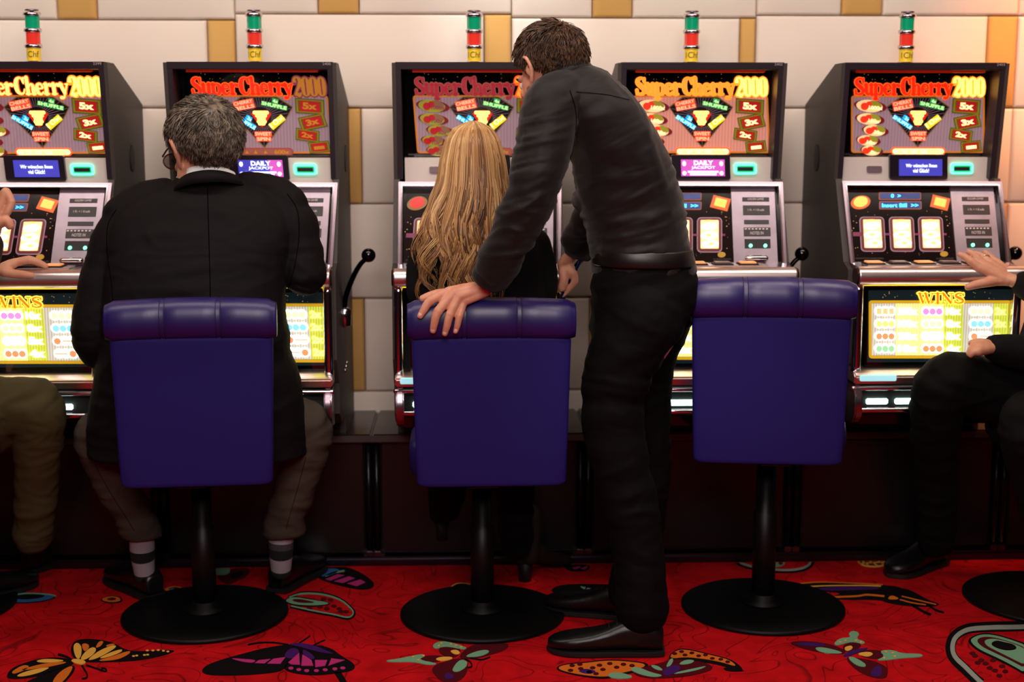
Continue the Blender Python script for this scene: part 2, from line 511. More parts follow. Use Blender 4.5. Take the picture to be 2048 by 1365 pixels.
GM = [('m', 0, 'P', [(630, 695), (680, 636), (740, 612), (850, 602), (940, 613), (905, 652), (800, 684), (700, 704)]),
      ('m', 0, 'P', [(610, 698), (670, 698), (695, 740), (675, 803), (620, 840), (545, 840), (470, 770), (500, 732), (560, 716)]),
      ('m', 0, 'P', [(510, 640), (580, 606), (655, 638), (630, 694), (540, 684)]), ('m', 0, 'P', [(400, 692), (480, 676), (600, 690), (500, 722), (420, 718)]),
      ('n', 1, 'P', [(480, 625), (510, 602), (560, 596), (690, 634), (665, 648), (560, 626), (500, 644)]),
      ('n', 1, 'P', [(200, 712), (300, 698), (420, 671), (446, 684), (395, 706), (525, 730), (460, 738), (370, 717), (240, 720)]),
      ('n', 2, 'P', [(660, 692), (740, 657), (805, 648), (818, 664), (760, 690)]), ('n', 2, 'P', [(595, 765), (640, 706), (684, 713), (686, 745), (645, 775), (610, 780)]),
      ('g', 2, 'P', [(580, 655), (625, 647), (650, 670), (615, 679)]), ('g', 2, 'P', [(495, 705), (530, 690), (602, 691), (595, 705), (530, 715)]),
      ('u', 2, 'P', [(545, 803), (580, 777), (618, 810), (570, 825)]), ('g', 3, 'D', [(520, 625), (535, 612), (590, 616), (620, 624), (650, 634), (370, 690), (400, 710), (430, 685)], 8),
      ('k', 1, 'L', [(670, 700), (705, 720), (712, 745), (690, 752)], 8), ('k', 1, 'L', [(700, 695), (770, 705), (820, 690)], 7)]
motif('butterfly_motif', 'maroon butterfly with green and gold spots beside the middle stool base', 'B', GM)
motif('butterfly_motif', 'orange leopard-spotted butterfly with green wing streaks', 'B', [
    ('k', 0, 'P', [(1195, 757), (1250, 728), (1380, 718), (1500, 703), (1620, 708), (1760, 726), (1720, 765), (1580, 800), (1490, 820), (1380, 807), (1265, 786)]),
    ('o', 1, 'P', [(1210, 757), (1250, 736), (1380, 726), (1500, 711), (1620, 716), (1740, 732), (1700, 760), (1560, 790), (1500, 808), (1380, 799), (1270, 779)]),
    ('m', 2, 'D', [(1290, 770), (1300, 742), (1345, 735), (1350, 760), (1420, 755), (1460, 740), (1480, 765), (1520, 730), (1400, 780), (1440, 790), (1560, 752), (1600, 735), (1650, 742)], 17),
    ('u', 2, 'P', [(1325, 775), (1380, 758), (1450, 775), (1400, 795)]),
    ('k', 0, 'P', [(1855, 690), (1915, 638), (1990, 643), (2080, 665), (2230, 700), (2300, 755), (2290, 775), (2180, 740), (2080, 720), (1900, 720)]),
    ('o', 1, 'P', [(1868, 685), (1920, 646), (1990, 651), (2080, 673), (2220, 705), (2270, 750), (2180, 722), (2080, 702), (1960, 690), (1890, 700)]),
    ('m', 2, 'D', [(1900, 672), (1940, 660), (1960, 680), (2000, 668), (2040, 685), (2080, 680), (2120, 700), (2170, 705), (2210, 720)], 15),
    ('m', 1, 'P', [(1640, 770), (1800, 730), (1900, 700), (2080, 720), (2140, 760), (2000, 800), (1850, 815), (1700, 812)]),
    ('n', 2, 'P', [(1500, 795), (1560, 777), (1665, 805), (1620, 819), (1530, 816)]), ('n', 2, 'P', [(1630, 762), (1680, 747), (1760, 782), (1840, 800), (1780, 812), (1690, 793)]),
    ('n', 2, 'P', [(1752, 738), (1800, 742), (1838, 772), (1790, 768)]), ('n', 2, 'P', [(1845, 750), (1878, 696), (1896, 708), (1872, 750)]),
    ('n', 2, 'P', [(1915, 738), (1960, 707), (2022, 710), (1992, 733)]), ('n', 2, 'P', [(1880, 788), (2060, 748), (2090, 745), (2040, 768), (1910, 792)]),
    ('u', 3, 'P', [(1825, 775), (1870, 742), (1935, 742), (1930, 777), (1860, 804), (1835, 798)]), ('k', 1, 'P', [(2180, 745), (2340, 772), (2200, 775)])])
motif('butterfly_motif', 'maroon and purple butterfly with green tails at the lower right', 'C', [
    ('m', 0, 'P', [(680, 597), (760, 588), (860, 595), (960, 615), (1020, 648), (1005, 666), (900, 662), (760, 632)]),
    ('u', 1, 'P', [(715, 604), (800, 596), (880, 604), (910, 622), (760, 617)]),
    ('m', 0, 'P', [(1010, 680), (1080, 685), (1180, 704), (1255, 737), (1262, 770), (1250, 806), (1200, 806), (1130, 787), (1060, 745)]),
    ('u', 1, 'P', [(1155, 778), (1190, 732), (1226, 738), (1222, 793), (1180, 800)]),
    ('m', 0, 'P', [(990, 622), (1050, 590), (1118, 608), (1070, 645), (1020, 655)]), ('m', 0, 'P', [(1075, 650), (1180, 636), (1270, 658), (1225, 695), (1120, 686)]),
    ('n', 1, 'P', [(1030, 547), (1060, 528), (1100, 545), (1075, 578), (1128, 592), (1122, 610), (1050, 592), (970, 616), (944, 606), (985, 572), (1048, 570)]),
    ('n', 1, 'P', [(1208, 645), (1290, 641), (1340, 663), (1455, 663), (1466, 682), (1340, 688), (1270, 699), (1185, 703), (1245, 680)]),
    ('n', 2, 'P', [(830, 632), (880, 625), (1000, 655), (985, 665), (880, 660)]), ('n', 2, 'P', [(1025, 685), (1060, 681), (1136, 725), (1128, 744), (1070, 730)]),
    ('g', 2, 'P', [(1005, 628), (1050, 615), (1060, 635), (1020, 653)]), ('g', 2, 'P', [(1080, 662), (1150, 652), (1180, 665), (1150, 683), (1110, 676)]),
    ('u', 2, 'P', [(1000, 668), (1080, 637), (1160, 627), (1100, 653), (1010, 684)]), ('g', 3, 'D', [(985, 598), (1015, 588), (1075, 588), (1105, 598), (1250, 655), (1290, 660), (1300, 680), (1240, 690)], 8)])
motif('butterfly_motif', 'dark swallowtail butterfly with orange edging beside the right stool base', 'C', [
    ('k', 0, 'P', [(700, 262), (850, 243), (1000, 246), (1240, 262), (1310, 280), (1390, 290), (1490, 350), (1570, 376), (1520, 390), (1420, 390), (1320, 380), (1235, 362), (1225, 350), (960, 350), (930, 335), (1000, 310), (890, 302), (780, 280)]),
    ('u', 1, 'P', [(840, 284), (1000, 274), (1200, 278), (1220, 290), (1000, 296), (900, 298)]),
    ('o', 1, 'L', [(705, 262), (850, 249), (1000, 252), (1230, 264)], 6), ('g', 1, 'L', [(780, 276), (900, 270), (1100, 268), (1220, 272)], 6),
    ('o', 1, 'L', [(940, 336), (1080, 330), (1140, 322), (1240, 330)], 10), ('o', 1, 'P', [(1255, 348), (1280, 322), (1330, 345), (1300, 350)]),
    ('o', 1, 'L', [(1340, 330), (1430, 352), (1540, 378)], 6), ('o', 1, 'L', [(1330, 350), (1400, 368), (1480, 380)], 6),
    ('k', 0, 'L', [(1400, 380), (1470, 420), (1510, 436)], 14), ('k', 0, 'L', [(1500, 385), (1540, 410), (1585, 424)], 11), ('k', 1, 'P', [(1230, 300), (1260, 265), (1340, 280), (1370, 305), (1280, 320)])])
motif('paisley_motif', 'large grey-rimmed paisley with a green medallion', 'C', [
    ('k', 0, 'L', [(2100, 500), (1950, 504), (1850, 506), (1720, 518), (1645, 562), (1622, 625), (1640, 685), (1700, 745), (1760, 803), (1800, 835)], 58),
    ('y', 1, 'L', [(2100, 506), (1950, 510), (1850, 512), (1725, 524), (1655, 566), (1634, 625), (1650, 682), (1708, 740), (1768, 800), (1805, 835)], 26),
    ('k', 0, 'P', [(1722, 575), (1800, 540), (1880, 546), (2000, 582), (2080, 612), (2080, 800), (1980, 742), (1880, 692), (1785, 650), (1730, 605)]),
    ('n', 1, 'P', [(1738, 577), (1800, 550), (1880, 555), (2000, 592), (2070, 620), (2070, 785), (1980, 730), (1880, 680), (1790, 640), (1745, 602)]),
    ('m', 2, 'P', [(1770, 585), (1810, 566), (1880, 570), (2000, 606), (2064, 635), (2064, 755), (1980, 708), (1890, 665), (1800, 622)]),
    ('n', 3, 'P', [(1815, 590), (1860, 577), (1930, 590), (2020, 620), (2060, 645), (2060, 735), (1990, 700), (1900, 655), (1830, 620)]),
    ('k', 4, 'P', [(1850, 612), (1885, 588), (1930, 600), (1990, 612), (2010, 640), (1960, 650), (1900, 640)]),
    ('m', 1, 'D', [(1750, 660), (1765, 675), (1800, 700), (1825, 720), (1850, 745), (1880, 760), (1870, 700), (1920, 735), (1940, 765), (1905, 790), (1780, 715)], 18)])
motif('paisley_motif', 'slim green paisley between two stool bases', 'A', [
    ('k', 0, 'P', [(1615, 347), (1655, 320), (1760, 335), (1905, 364), (1800, 385), (1680, 380), (1625, 362)]),
    ('n', 1, 'P', [(1625, 347), (1660, 327), (1760, 343), (1895, 365), (1800, 378), (1680, 373), (1632, 358)]),
    ('m', 2, 'P', [(1655, 348), (1690, 340), (1760, 352), (1800, 364), (1700, 364)]),
    ('k', 0, 'L', [(1640, 330), (1720, 304), (1830, 308), (1935, 340), (2006, 398), (2012, 432), (1975, 450), (1890, 432), (1780, 412), (1650, 382)], 15),
    ('n', 1, 'L', [(1645, 330), (1720, 309), (1830, 313), (1932, 344), (2001, 400), (2006, 430), (1974, 445), (1890, 427), (1780, 407), (1655, 380)], 7),
    ('m', 0, 'D', [(1700, 388), (1760, 392), (1820, 385), (1860, 395), (1900, 380), (1930, 395), (1880, 345), (1940, 410), (1970, 412), (1840, 340)], 17)])
motif('butterfly_motif', 'blue wing with a black core at the left edge', 'A', [
    ('k', 0, 'P', [(-80, 330), (45, 308), (160, 300), (270, 306), (336, 325), (255, 355), (120, 366), (50, 360), (20, 345)]),
    ('b', 1, 'P', [(-60, 328), (50, 312), (160, 304), (265, 310), (325, 325), (250, 351), (120, 361), (55, 355)]),
    ('k', 2, 'P', [(60, 328), (150, 313), (262, 318), (240, 336), (120, 347)]), ('n', 2, 'L', [(80, 318), (160, 309), (270, 315), (318, 325)], 7),
    ('b', 0, 'P', [(-40, 220), (10, 226), (24, 255), (10, 292), (-40, 290)]), ('n', 1, 'P', [(-30, 232), (4, 236), (14, 256), (2, 280), (-30, 278)]), ('k', 0, 'P', [(-20, 300), (30, 292), (48, 300), (10, 312)])])
motif('butterfly_motif', 'dark red scalloped wing with a pale green eye behind the first stool', 'A', [
    ('m', 0, 'P', [(1226, 205), (1310, 170), (1400, 160), (1428, 180), (1400, 215), (1350, 235), (1310, 258), (1260, 245)]),
    ('k', 1, 'P', [(1300, 215), (1340, 185), (1390, 180), (1380, 210), (1330, 228)]), ('n', 1, 'P', [(1200, 150), (1290, 145), (1314, 175), (1295, 204), (1220, 204)])])
motif('butterfly_motif', 'pink and blue butterfly tucked against the machine plinth', 'A', [
    ('k', 0, 'P', [(1800, 160), (1900, 150), (2000, 160), (2120, 230), (2132, 275), (2060, 290), (1960, 272), (1850, 240), (1800, 215)]),
    ('b', 1, 'P', [(1812, 185), (1870, 165), (1940, 172), (1900, 200), (1820, 215)]), ('n', 1, 'L', [(1850, 210), (1900, 190), (1960, 180)], 9),
    ('p', 1, 'Q', [(1850, 228), (1920, 200), (1960, 205), (1880, 236)]), ('p', 1, 'Q', [(1900, 240), (1985, 212), (2020, 222), (1950, 250)]), ('p', 1, 'Q', [(1975, 252), (2050, 230), (2080, 246), (2030, 268)])])
motif('butterfly_motif', 'dark oval wing with a green stripe by the standing man', 'B', [
    ('k', 0, 'P', [(1165, 300), (1215, 270), (1310, 260), (1520, 262), (1620, 280), (1620, 340), (1500, 345), (1380, 335), (1235, 328)]),
    ('n', 1, 'P', [(1335, 272), (1390, 285), (1520, 312), (1500, 334), (1450, 328), (1385, 302)]), ('k', 2, 'L', [(1385, 283), (1375, 300)], 8), ('k', 2, 'L', [(1425, 290), (1410, 312)], 8), ('k', 2, 'L', [(1465, 298), (1450, 325)], 8)])
motif('butterfly_motif', 'small dark wing with pink streaks under the plinth rail', 'B', [
    ('k', 0, 'P', [(1235, 150), (1410, 146), (1400, 178), (1360, 190), (1280, 186)]), ('p', 1, 'Q', [(1300, 170), (1340, 158), (1350, 164), (1320, 176)]), ('p', 1, 'Q', [(1350, 172), (1385, 158), (1392, 164), (1370, 178)])])
motif('paisley_motif', 'grey-rimmed paisley behind the right stool pole', 'C', [
    ('k', 0, 'L', [(375, 120), (420, 150), (520, 172), (660, 184), (760, 176), (815, 150), (825, 118)], 22), ('y', 1, 'L', [(385, 120), (430, 146), (520, 167), (660, 179), (755, 171), (805, 147), (812, 118)], 12),
    ('n', 0, 'P', [(560, 120), (670, 120), (660, 152), (610, 162), (560, 150)]), ('m', 1, 'D', [(600, 145), (640, 140)], 14)])
motif('paisley_motif', 'gold netted paisley tip at the plinth edge', 'C', [
    ('m', 0, 'P', [(1070, 110), (1310, 110), (1310, 140), (1200, 160), (1120, 155)]), ('g', 1, 'L', [(1085, 125), (1120, 150), (1200, 156), (1300, 135)], 8), ('g', 1, 'L', [(1110, 125), (1150, 152)], 6), ('g', 1, 'L', [(1150, 122), (1200, 152)], 6), ('g', 1, 'L', [(1200, 122), (1240, 146)], 6), ('g', 1, 'L', [(1100, 140), (1300, 128)], 6)])
motif('butterfly_motif', 'orange ringed wing peeping from under the left shoe', 'A', [
    ('k', 0, 'P', [(560, 345), (620, 318), (690, 325), (700, 360), (620, 366)]), ('o', 1, 'P', [(568, 344), (620, 323), (680, 330), (690, 354), (620, 360)]), ('m', 2, 'P', [(600, 342), (640, 332), (670, 342), (630, 352)]),
    ('o', 0, 'P', [(930, 280), (1000, 262), (1050, 280), (1020, 300), (940, 302)]), ('k', 1, 'P', [(950, 284), (1000, 272), (1030, 282), (990, 296)]), ('b', 2, 'P', [(960, 286), (985, 280), (1000, 288), (975, 296)])])
motif('butterfly_motif', 'black wing sliver with a gold rim behind the middle stool base', 'B', [
    ('g', 0, 'P', [(565, 296), (620, 252), (700, 258), (760, 290), (700, 310), (620, 310)]), ('k', 1, 'P', [(575, 298), (625, 257), (700, 263), (755, 292), (700, 312), (620, 312)])])

# ---- padded wall
wall = link('wall_back', MB().box(-4.2, 4.2, WALL_Y + 0.035, WALL_Y + 0.11, 0.0, 2.7).mesh('wall_back'), mat('wall_black', '#191514', 0.9))
tag(wall, 'back wall clad with padded fabric panels', None, None, 'structure')
M_CREAM = mat('panel_cream', '#e8dccb', 0.85, spec=0.2, bump=(900, 0.25, 0.001), var=(2.2, '#e2d0c4', 0.3), sheen=0.2)
M_GOLD = mat('panel_gold', '#d4a660', 0.8, spec=0.25, bump=(900, 0.25, 0.001), var=(3, '#c99852', 0.3), sheen=0.2)

def pillow(x0, x1, z0, z1, y=WALL_Y, th=0.034, bul=0.008, r=0.009):
    b = MB(); g = 0.0015
    x0 += g; x1 -= g; z0 += g; z1 -= g
    us = [0, .35, 1]; xs = [x0 + r * u for u in us] + [x0 + (x1 - x0) * k / 5 for k in (1, 2, 3, 4)] + [x1 - r * u for u in us[::-1]]
    xs = sorted(set(xs)); zs = sorted(set([z0 + r * u for u in us] + [(z0 + z1) / 2] + [z1 - r * u for u in us[::-1]]))
    def dep(x, z):
        e = min(x - x0, x1 - x, z - z0, z1 - z)
        k = max(0.0, min(1.0, e / r)); rnd = math.sqrt(max(0, 1 - (1 - k) ** 2))
        bx = 1 - (2 * (x - x0) / (x1 - x0) - 1) ** 4; bz = 1 - (2 * (z - z0) / (z1 - z0) - 1) ** 4
        return y + 0.012 - 0.012 * rnd - bul * 0.5 * bx * bz
    nx, nz = len(xs), len(zs)
    vs = [(x, dep(x, z), z) for z in zs for x in xs]
    fs = [(j * nx + i, j * nx + i + 1, (j + 1) * nx + i + 1, (j + 1) * nx + i) for j in range(nz - 1) for i in range(nx - 1)]
    rim = [i for i in range(nx)] + [j * nx + nx - 1 for j in range(1, nz)] + [(nz - 1) * nx + i for i in range(nx - 2, -1, -1)] + [j * nx for j in range(nz - 2, 0, -1)]
    o = len(vs); vs += [(vs[i][0], y + th, vs[i][2]) for i in rim]; k = len(rim)
    fs += [(rim[i], o + i, o + (i + 1) % k, rim[(i + 1) % k]) for i in range(k)]
    b.add(vs, fs)
    return b.mesh('panel', smooth=True)

def wx(px): return J(px, 20, WALL_Y).x
EVEN = [(-620, -440, 0), (-440, -360, 1), (-360, -53, 0), (-53, 113, 0), (113, 193, 1), (193, 469, 0), (469, 636, 0), (636, 718, 1), (718, 1023, 0), (1023, 1185, 0), (1185, 1265, 1), (1265, 1514, 0), (1514, 1683, 0), (1683, 1765, 1), (1765, 2038, 0), (2038, 2206, 0), (2206, 2288, 1), (2288, 2560, 0)]
ODD = [(-620, -112, 0), (-112, -53, 1), (-53, 412, 0), (412, 469, 1), (469, 968, 0), (968, 1023, 1), (1023, 1482, 0), (1482, 1514, 1), (1514, 1978, 0), (1978, 2038, 1), (2038, 2500, 0), (2500, 2560, 1)]
def grp(px): return 0 if px < 469 else 1 if px < 1023 else 2 if px < 1514 else 3
ROWZ = [(2.33, 2.62), (2.02, 2.33), (1.705, 2.02), (1.417, 1.705), (1.11, 1.417), (0.80, 1.11), (0.49, 0.80), (0.18, 0.49)]
for ri, (z0, z1) in enumerate(ROWZ):
    for (a, c, gold) in (EVEN if ri % 2 == 0 else ODD):
        s = (-0.012, 0.007, -0.003, 0.006)[grp((a + c) / 2)]
        zz0 = z0 + (s if z0 in (1.705,) else 0); zz1 = z1 + (s if z1 in (1.705,) else 0)
        fwd = (0.0, -0.006, 0.0, -0.005)[grp((a + c) / 2)]
        link('padded_panel', pillow(wx(a), wx(c), zz0, zz1, WALL_Y + fwd), M_GOLD if gold else M_CREAM, wall)

# ---- long plinth that carries the machines
PL_Z = 0.427
plinth = empty('machine_plinth', (0.05, 4.46, 0.0))
tag(plinth, 'long black lacquered plinth carrying the row of slot machines', 'plinth')
PO = (0.05, 4.46, 0.0)
M_LACQ = mat('plinth_lacquer', '#1b1513', 0.22, spec=0.5)
M_PBLK = mat('plinth_black', '#070607', 0.35)
M_STEEL = mat('dark_steel', '#6f6a72', 0.25, 1.0)
CX = [-1.270, -0.614, 0.043, 0.700, 1.357]
GAP = [-1.927, -1.599, -0.942 + 0.0, -0.286, 0.372, 1.028, 1.685, 2.34]
seams = [-2.255, -1.599, -0.942, -0.286, 0.372, 1.028, 1.685, 2.34]
for a, c in zip(seams[:-1], seams[1:]):
    link('plinth_top', MB().box(a + .001, c - .001, 4.272, 4.672, 0.40, PL_Z).mesh('plinth_top', PO, bevel=0.006), M_LACQ, plinth)
    link('door_panel', MB().box(a + .03, c - .03, 4.30, 4.335, 0.045, 0.395).mesh('door_panel', PO, bevel=0.004), M_PBLK, plinth)
link('core', MB().box(-2.255, 2.34, 4.335, 4.66, 0.0, 0.40).mesh('core', PO), M_PBLK, plinth)
link('top_edge_trim', MB().box(-2.255, 2.34, 4.268, 4.274, 0.403, 0.424).mesh('top_edge_trim', PO, bevel=0.002), mat('edge_trim', '#3a322e', 0.45), plinth)
link('foot_rail', MB().box(-2.255, 2.34, 4.29, 4.335, 0.0, 0.03).mesh('foot_rail', PO, bevel=0.008), mat('rail_steel', '#4a4650', 0.3, 1.0), plinth)
for a in seams:
    for d in (-0.0125, 0.0125):
        link('pilaster', MB().shell(tube([(a + d, 4.30, 0.06), (a + d, 4.30, 0.39)], [0.0115, 0.0115], 14, 1, False)).mesh('pilaster', PO, smooth=True), mat('pilaster_black', '#141217', 0.28, 0.6), plinth)
        link('foot_clip', MB().box(a + d - .0115, a + d + .0115, 4.285, 4.31, 0.034, 0.052).mesh('foot_clip', PO, bevel=0.003), M_STEEL, plinth)
# ================================================================== slot machines
MO = (0.0, 4.45, PL_Z)           # local origin of every machine (its base)
HW = 0.2395

class Pane:
    """tilted plane of the machine front; photo positions of the rightmost machine are carried onto it"""
    def __init__(s, y0, z0, y1, z1):
        s.p = Vector((0, y0, z0)); d = Vector((0, y1 - y0, z1 - z0)).normalized()
        s.n = Vector((0, -d.z, d.y)) if -d.z < 0 else Vector((0, d.z, -d.y))
        s.d = d
    def at(s, px, py, off=0.0):
        r = ray(px, py); o = Vector((0, 0, CAM_H))
        t = s.n.dot(s.p - o) / s.n.dot(r)
        q = o + r * t + s.n * off
        return Vector((q.x - CX[4], q.y, q.z))
    def poly(s, pts, off=0.0): return [s.at(x, y, off) for x, y in pts]

_txt = {}
def text_shape(body, bold=0.0):
    k = (body, bold)
    if k in _txt: return _txt[k]
    c = bpy.data.curves.new('t', 'FONT'); c.body = body; c.size = 1.0; c.offset = bold; c.resolution_u = 3
    c.fill_mode = 'FRONT'
    o = bpy.data.objects.new('t', c); COL.objects.link(o)
    dg = bpy.context.evaluated_depsgraph_get(); dg.update()
    me = bpy.data.meshes.new_from_object(o.evaluated_get(dg))
    vs = [(v.co.x, v.co.y) for v in me.vertices]; fs = [tuple(p.vertices) for p in me.polygons]
    bpy.data.objects.remove(o); bpy.data.curves.remove(c); bpy.data.meshes.remove(me)
    if not vs: vs, fs = [(0, 0), (1, 0), (0, 1)], [(0, 1, 2)]
    x0 = min(v[0] for v in vs); x1 = max(v[0] for v in vs); y0 = min(v[1] for v in vs); y1 = max(v[1] for v in vs)
    vs = [((v[0] - x0) / (x1 - x0), (v[1] - y0) / (y1 - y0)) for v in vs]
    _txt[k] = (vs, fs, (x1 - x0) / (y1 - y0))
    return _txt[k]

def put_text(b, pane, body, p0, p1, h, off, bold=0.0, mi=0):
    """text filling the photo segment p0-p1 (base line) with height h (photo units)"""
    vs, fs, _ = text_shape(body, bold)
    dx, dy = p1[0] - p0[0], p1[1] - p0[1]; l = math.hypot(dx, dy)
    nx, ny = dy / l, -dx / l
    b.add([pane.at(p0[0] + dx * u + nx * h * v, p0[1] + dy * u + ny * h * v, off) for u, v in vs], fs, mi)

def rrect(x0, y0, x1, y1, r, n=4):
    out = []
    for cx, cy, a in ((x1 - r, y0 + r, -90), (x1 - r, y1 - r, 0), (x0 + r, y1 - r, 90), (x0 + r, y0 + r, 180)):
        for i in range(n + 1):
            t = math.radians(a + 90 * i / n); out.append((cx + r * math.cos(t), cy + r * math.sin(t)))
    return out

def ring2(outer, inner):
    n = len(outer)
    return [[outer[i], outer[(i + 1) % n], inner[(i + 1) % n], inner[i]] for i in range(n)]

def oval(cx, cy, rx, ry, n=20, rot=0.0):
    c, s = math.cos(rot), math.sin(rot)
    return [(cx + rx * math.cos(2 * math.pi * i / n) * c - ry * math.sin(2 * math.pi * i / n) * s, cy + rx * math.cos(2 * math.pi * i / n) * s + ry * math.sin(2 * math.pi * i / n) * c) for i in range(n)]

def quadrot(cx, cy, w, h, deg):
    c, s = math.cos(math.radians(deg)), math.sin(math.radians(deg))
    return [(cx + x * c - y * s, cy + x * s + y * c) for x, y in ((-w / 2, -h / 2), (w / 2, -h / 2), (w / 2, h / 2), (-w / 2, h / 2))]

# fat-face display letters drawn as swelling strokes: (polyline, widths)
GLY = {
 'S': (.62, [([(.56, .76), (.50, .93), (.32, .98), (.14, .86), (.14, .68), (.34, .5), (.52, .32), (.5, .1), (.3, .02), (.1, .08), (.06, .26)], [.10, .07, .09, .17, .2, .24, .2, .15, .08, .09, .12]), ([(.58, .98), (.57, .72)], [.05, .05]), ([(.05, .02), (.06, .3)], [.05, .05])]),
 'u': (.62, [([(.14, .62), (.14, .2), (.24, .04), (.42, .1)], [.19, .19, .14, .06]), ([(.48, .62), (.48, .04), (.6, .02)], [.19, .19, .1]), ([(.0, .6), (.15, .6)], [.05, .05]), ([(.34, .6), (.48, .6)], [.05, .05])]),
 'p': (.64, [([(.14, .62), (.14, -.26)], [.19, .19]), ([(.2, .5), (.34, .62), (.52, .52), (.56, .3), (.5, .08), (.34, .0), (.2, .1)], [.06, .07, .16, .2, .16, .07, .06]), ([(.0, .6), (.15, .6)], [.05, .05]), ([(.0, -.26), (.3, -.26)], [.06, .06])]),
 'e': (.56, [([(.1, .33), (.46, .36), (.45, .5), (.32, .63), (.15, .54), (.1, .3), (.17, .08), (.34, .0), (.5, .13)], [.05, .07, .1, .08, .16, .2, .17, .08, .06])]),
 'r': (.5, [([(.14, .62), (.14, .02)], [.19, .19]), ([(.22, .42), (.34, .6), (.46, .54)], [.05, .08, .19]), ([(.0, .6), (.15, .6)], [.05, .05]), ([(.0, .02), (.3, .02)], [.06, .06])]),
 'C': (.72, [([(.62, .72), (.54, .92), (.38, .98), (.2, .84), (.13, .5), (.2, .16), (.4, .02), (.58, .1), (.65, .28)], [.09, .07, .09, .2, .25, .2, .09, .06, .05]), ([(.64, .98), (.63, .66)], [.06, .06])]),
 'h': (.64, [([(.14, 1.0), (.14, .02)], [.19, .19]), ([(.22, .42), (.34, .6), (.48, .52), (.5, .3), (.5, .02)], [.05, .07, .16, .19, .19]), ([(.0, .98), (.15, .98)], [.05, .05]), ([(.0, .02), (.28, .02)], [.06, .06]), ([(.36, .02), (.64, .02)], [.06, .06])]),
 'y': (.58, [([(.1, .62), (.32, .06)], [.2, .17]), ([(.54, .62), (.34, .08), (.22, -.2), (.06, -.2)], [.06, .07, .09, .18]), ([(.0, .6), (.24, .6)], [.05, .05]), ([(.42, .6), (.6, .6)], [.05, .05])]),
 '2': (.5, [([(.08, .72), (.1, .92), (.26, .99), (.42, .86), (.42, .66), (.26, .4), (.07, .1)], [.16, .09, .07, .16, .17, .1, .06]), ([(.04, .06), (.2, .12), (.32, .04), (.46, .2)], [.06, .15, .13, .05])]),
 '0': (.48, [([(.24, .99), (.11, .86), (.08, .5), (.11, .14), (.24, .01)], [.04, .12, .16, .12, .04]), ([(.24, .99), (.37, .86), (.4, .5), (.37, .14), (.24, .01)], [.04, .12, .16, .12, .04])]),
 'W': (.98, [([(.1, .98), (.3, .02)], [.2, .16]), ([(.46, .7), (.3, .02)], [.05, .05]), ([(.44, .98), (.64, .02)], [.2, .16]), ([(.86, .96), (.66, .02)], [.05, .05]), ([(0, .97), (.26, .97)], [.06, .06]), ([(.34, .97), (.56, .97)], [.06, .06]), ([(.76, .97), (.96, .97)], [.06, .06])]),
 'I': (.38, [([(.18, 1), (.18, 0)], [.21, .21]), ([(.02, .97), (.34, .97)], [.06, .06]), ([(.02, .03), (.34, .03)], [.06, .06])]),
 'N': (.74, [([(.12, .98), (.56, .04)], [.2, .2]), ([(.12, .98), (.12, .02)], [.05, .05]), ([(.6, .98), (.6, .02)], [.05, .05]), ([(.0, .97), (.2, .97)], [.06, .06]), ([(.48, .97), (.72, .97)], [.06, .06]), ([(.02, .03), (.24, .03)], [.06, .06])]),
 ' ': (.16, []),
}
def glyph_text(b, pane, body, x0, x1, ybase, hgt, off, grow=0.0, squeeze=1.0):
    tot = sum(GLY[c][0] for c in body); k = (x1 - x0) / tot; x = x0
    for c in body:
        w, strokes = GLY[c]
        for pts, wid in strokes:
            pp, ww = catmull([(q[0], q[1], 0) for q in pts], wid, 4)
            pl = [(x + v.x * k, ybase - v.y * hgt) for v in pp]; n = len(pl); L = []; R = []
            for i, p in enumerate(pl):
                a = pl[max(0, i - 1)]; d = pl[min(n - 1, i + 1)]
                dx, dy = d[0] - a[0], d[1] - a[1]; l = math.hypot(dx, dy) or 1
                h = ww[i] * (k if k < hgt else hgt) * 0.5 * squeeze + grow
                L.append((p[0] - dy / l * h, p[1] + dx / l * h)); R.append((p[0] + dy / l * h, p[1] - dx / l * h))
                if grow and i in (0, n - 1): b.prism(pane.poly(oval(p[0], p[1], h, h, 8), off))
            for i in range(n - 1): b.prism(pane.poly([L[i], L[i + 1], R[i + 1], R[i]], off))
        x += w * k

ART = Pane(4.287, 1.545, 4.322, 1.2)
SILV = Pane(4.268, 1.30, 4.272, 1.2)
REEL = Pane(4.232, 1.205, 4.108, 0.97)
REELF = Pane(4.212, 1.205, 4.088, 0.97)
WINP = Pane(4.022, 0.92, 4.026, 0.67)
HOOD = Pane(4.20, 1.545, 4.245, 1.205)

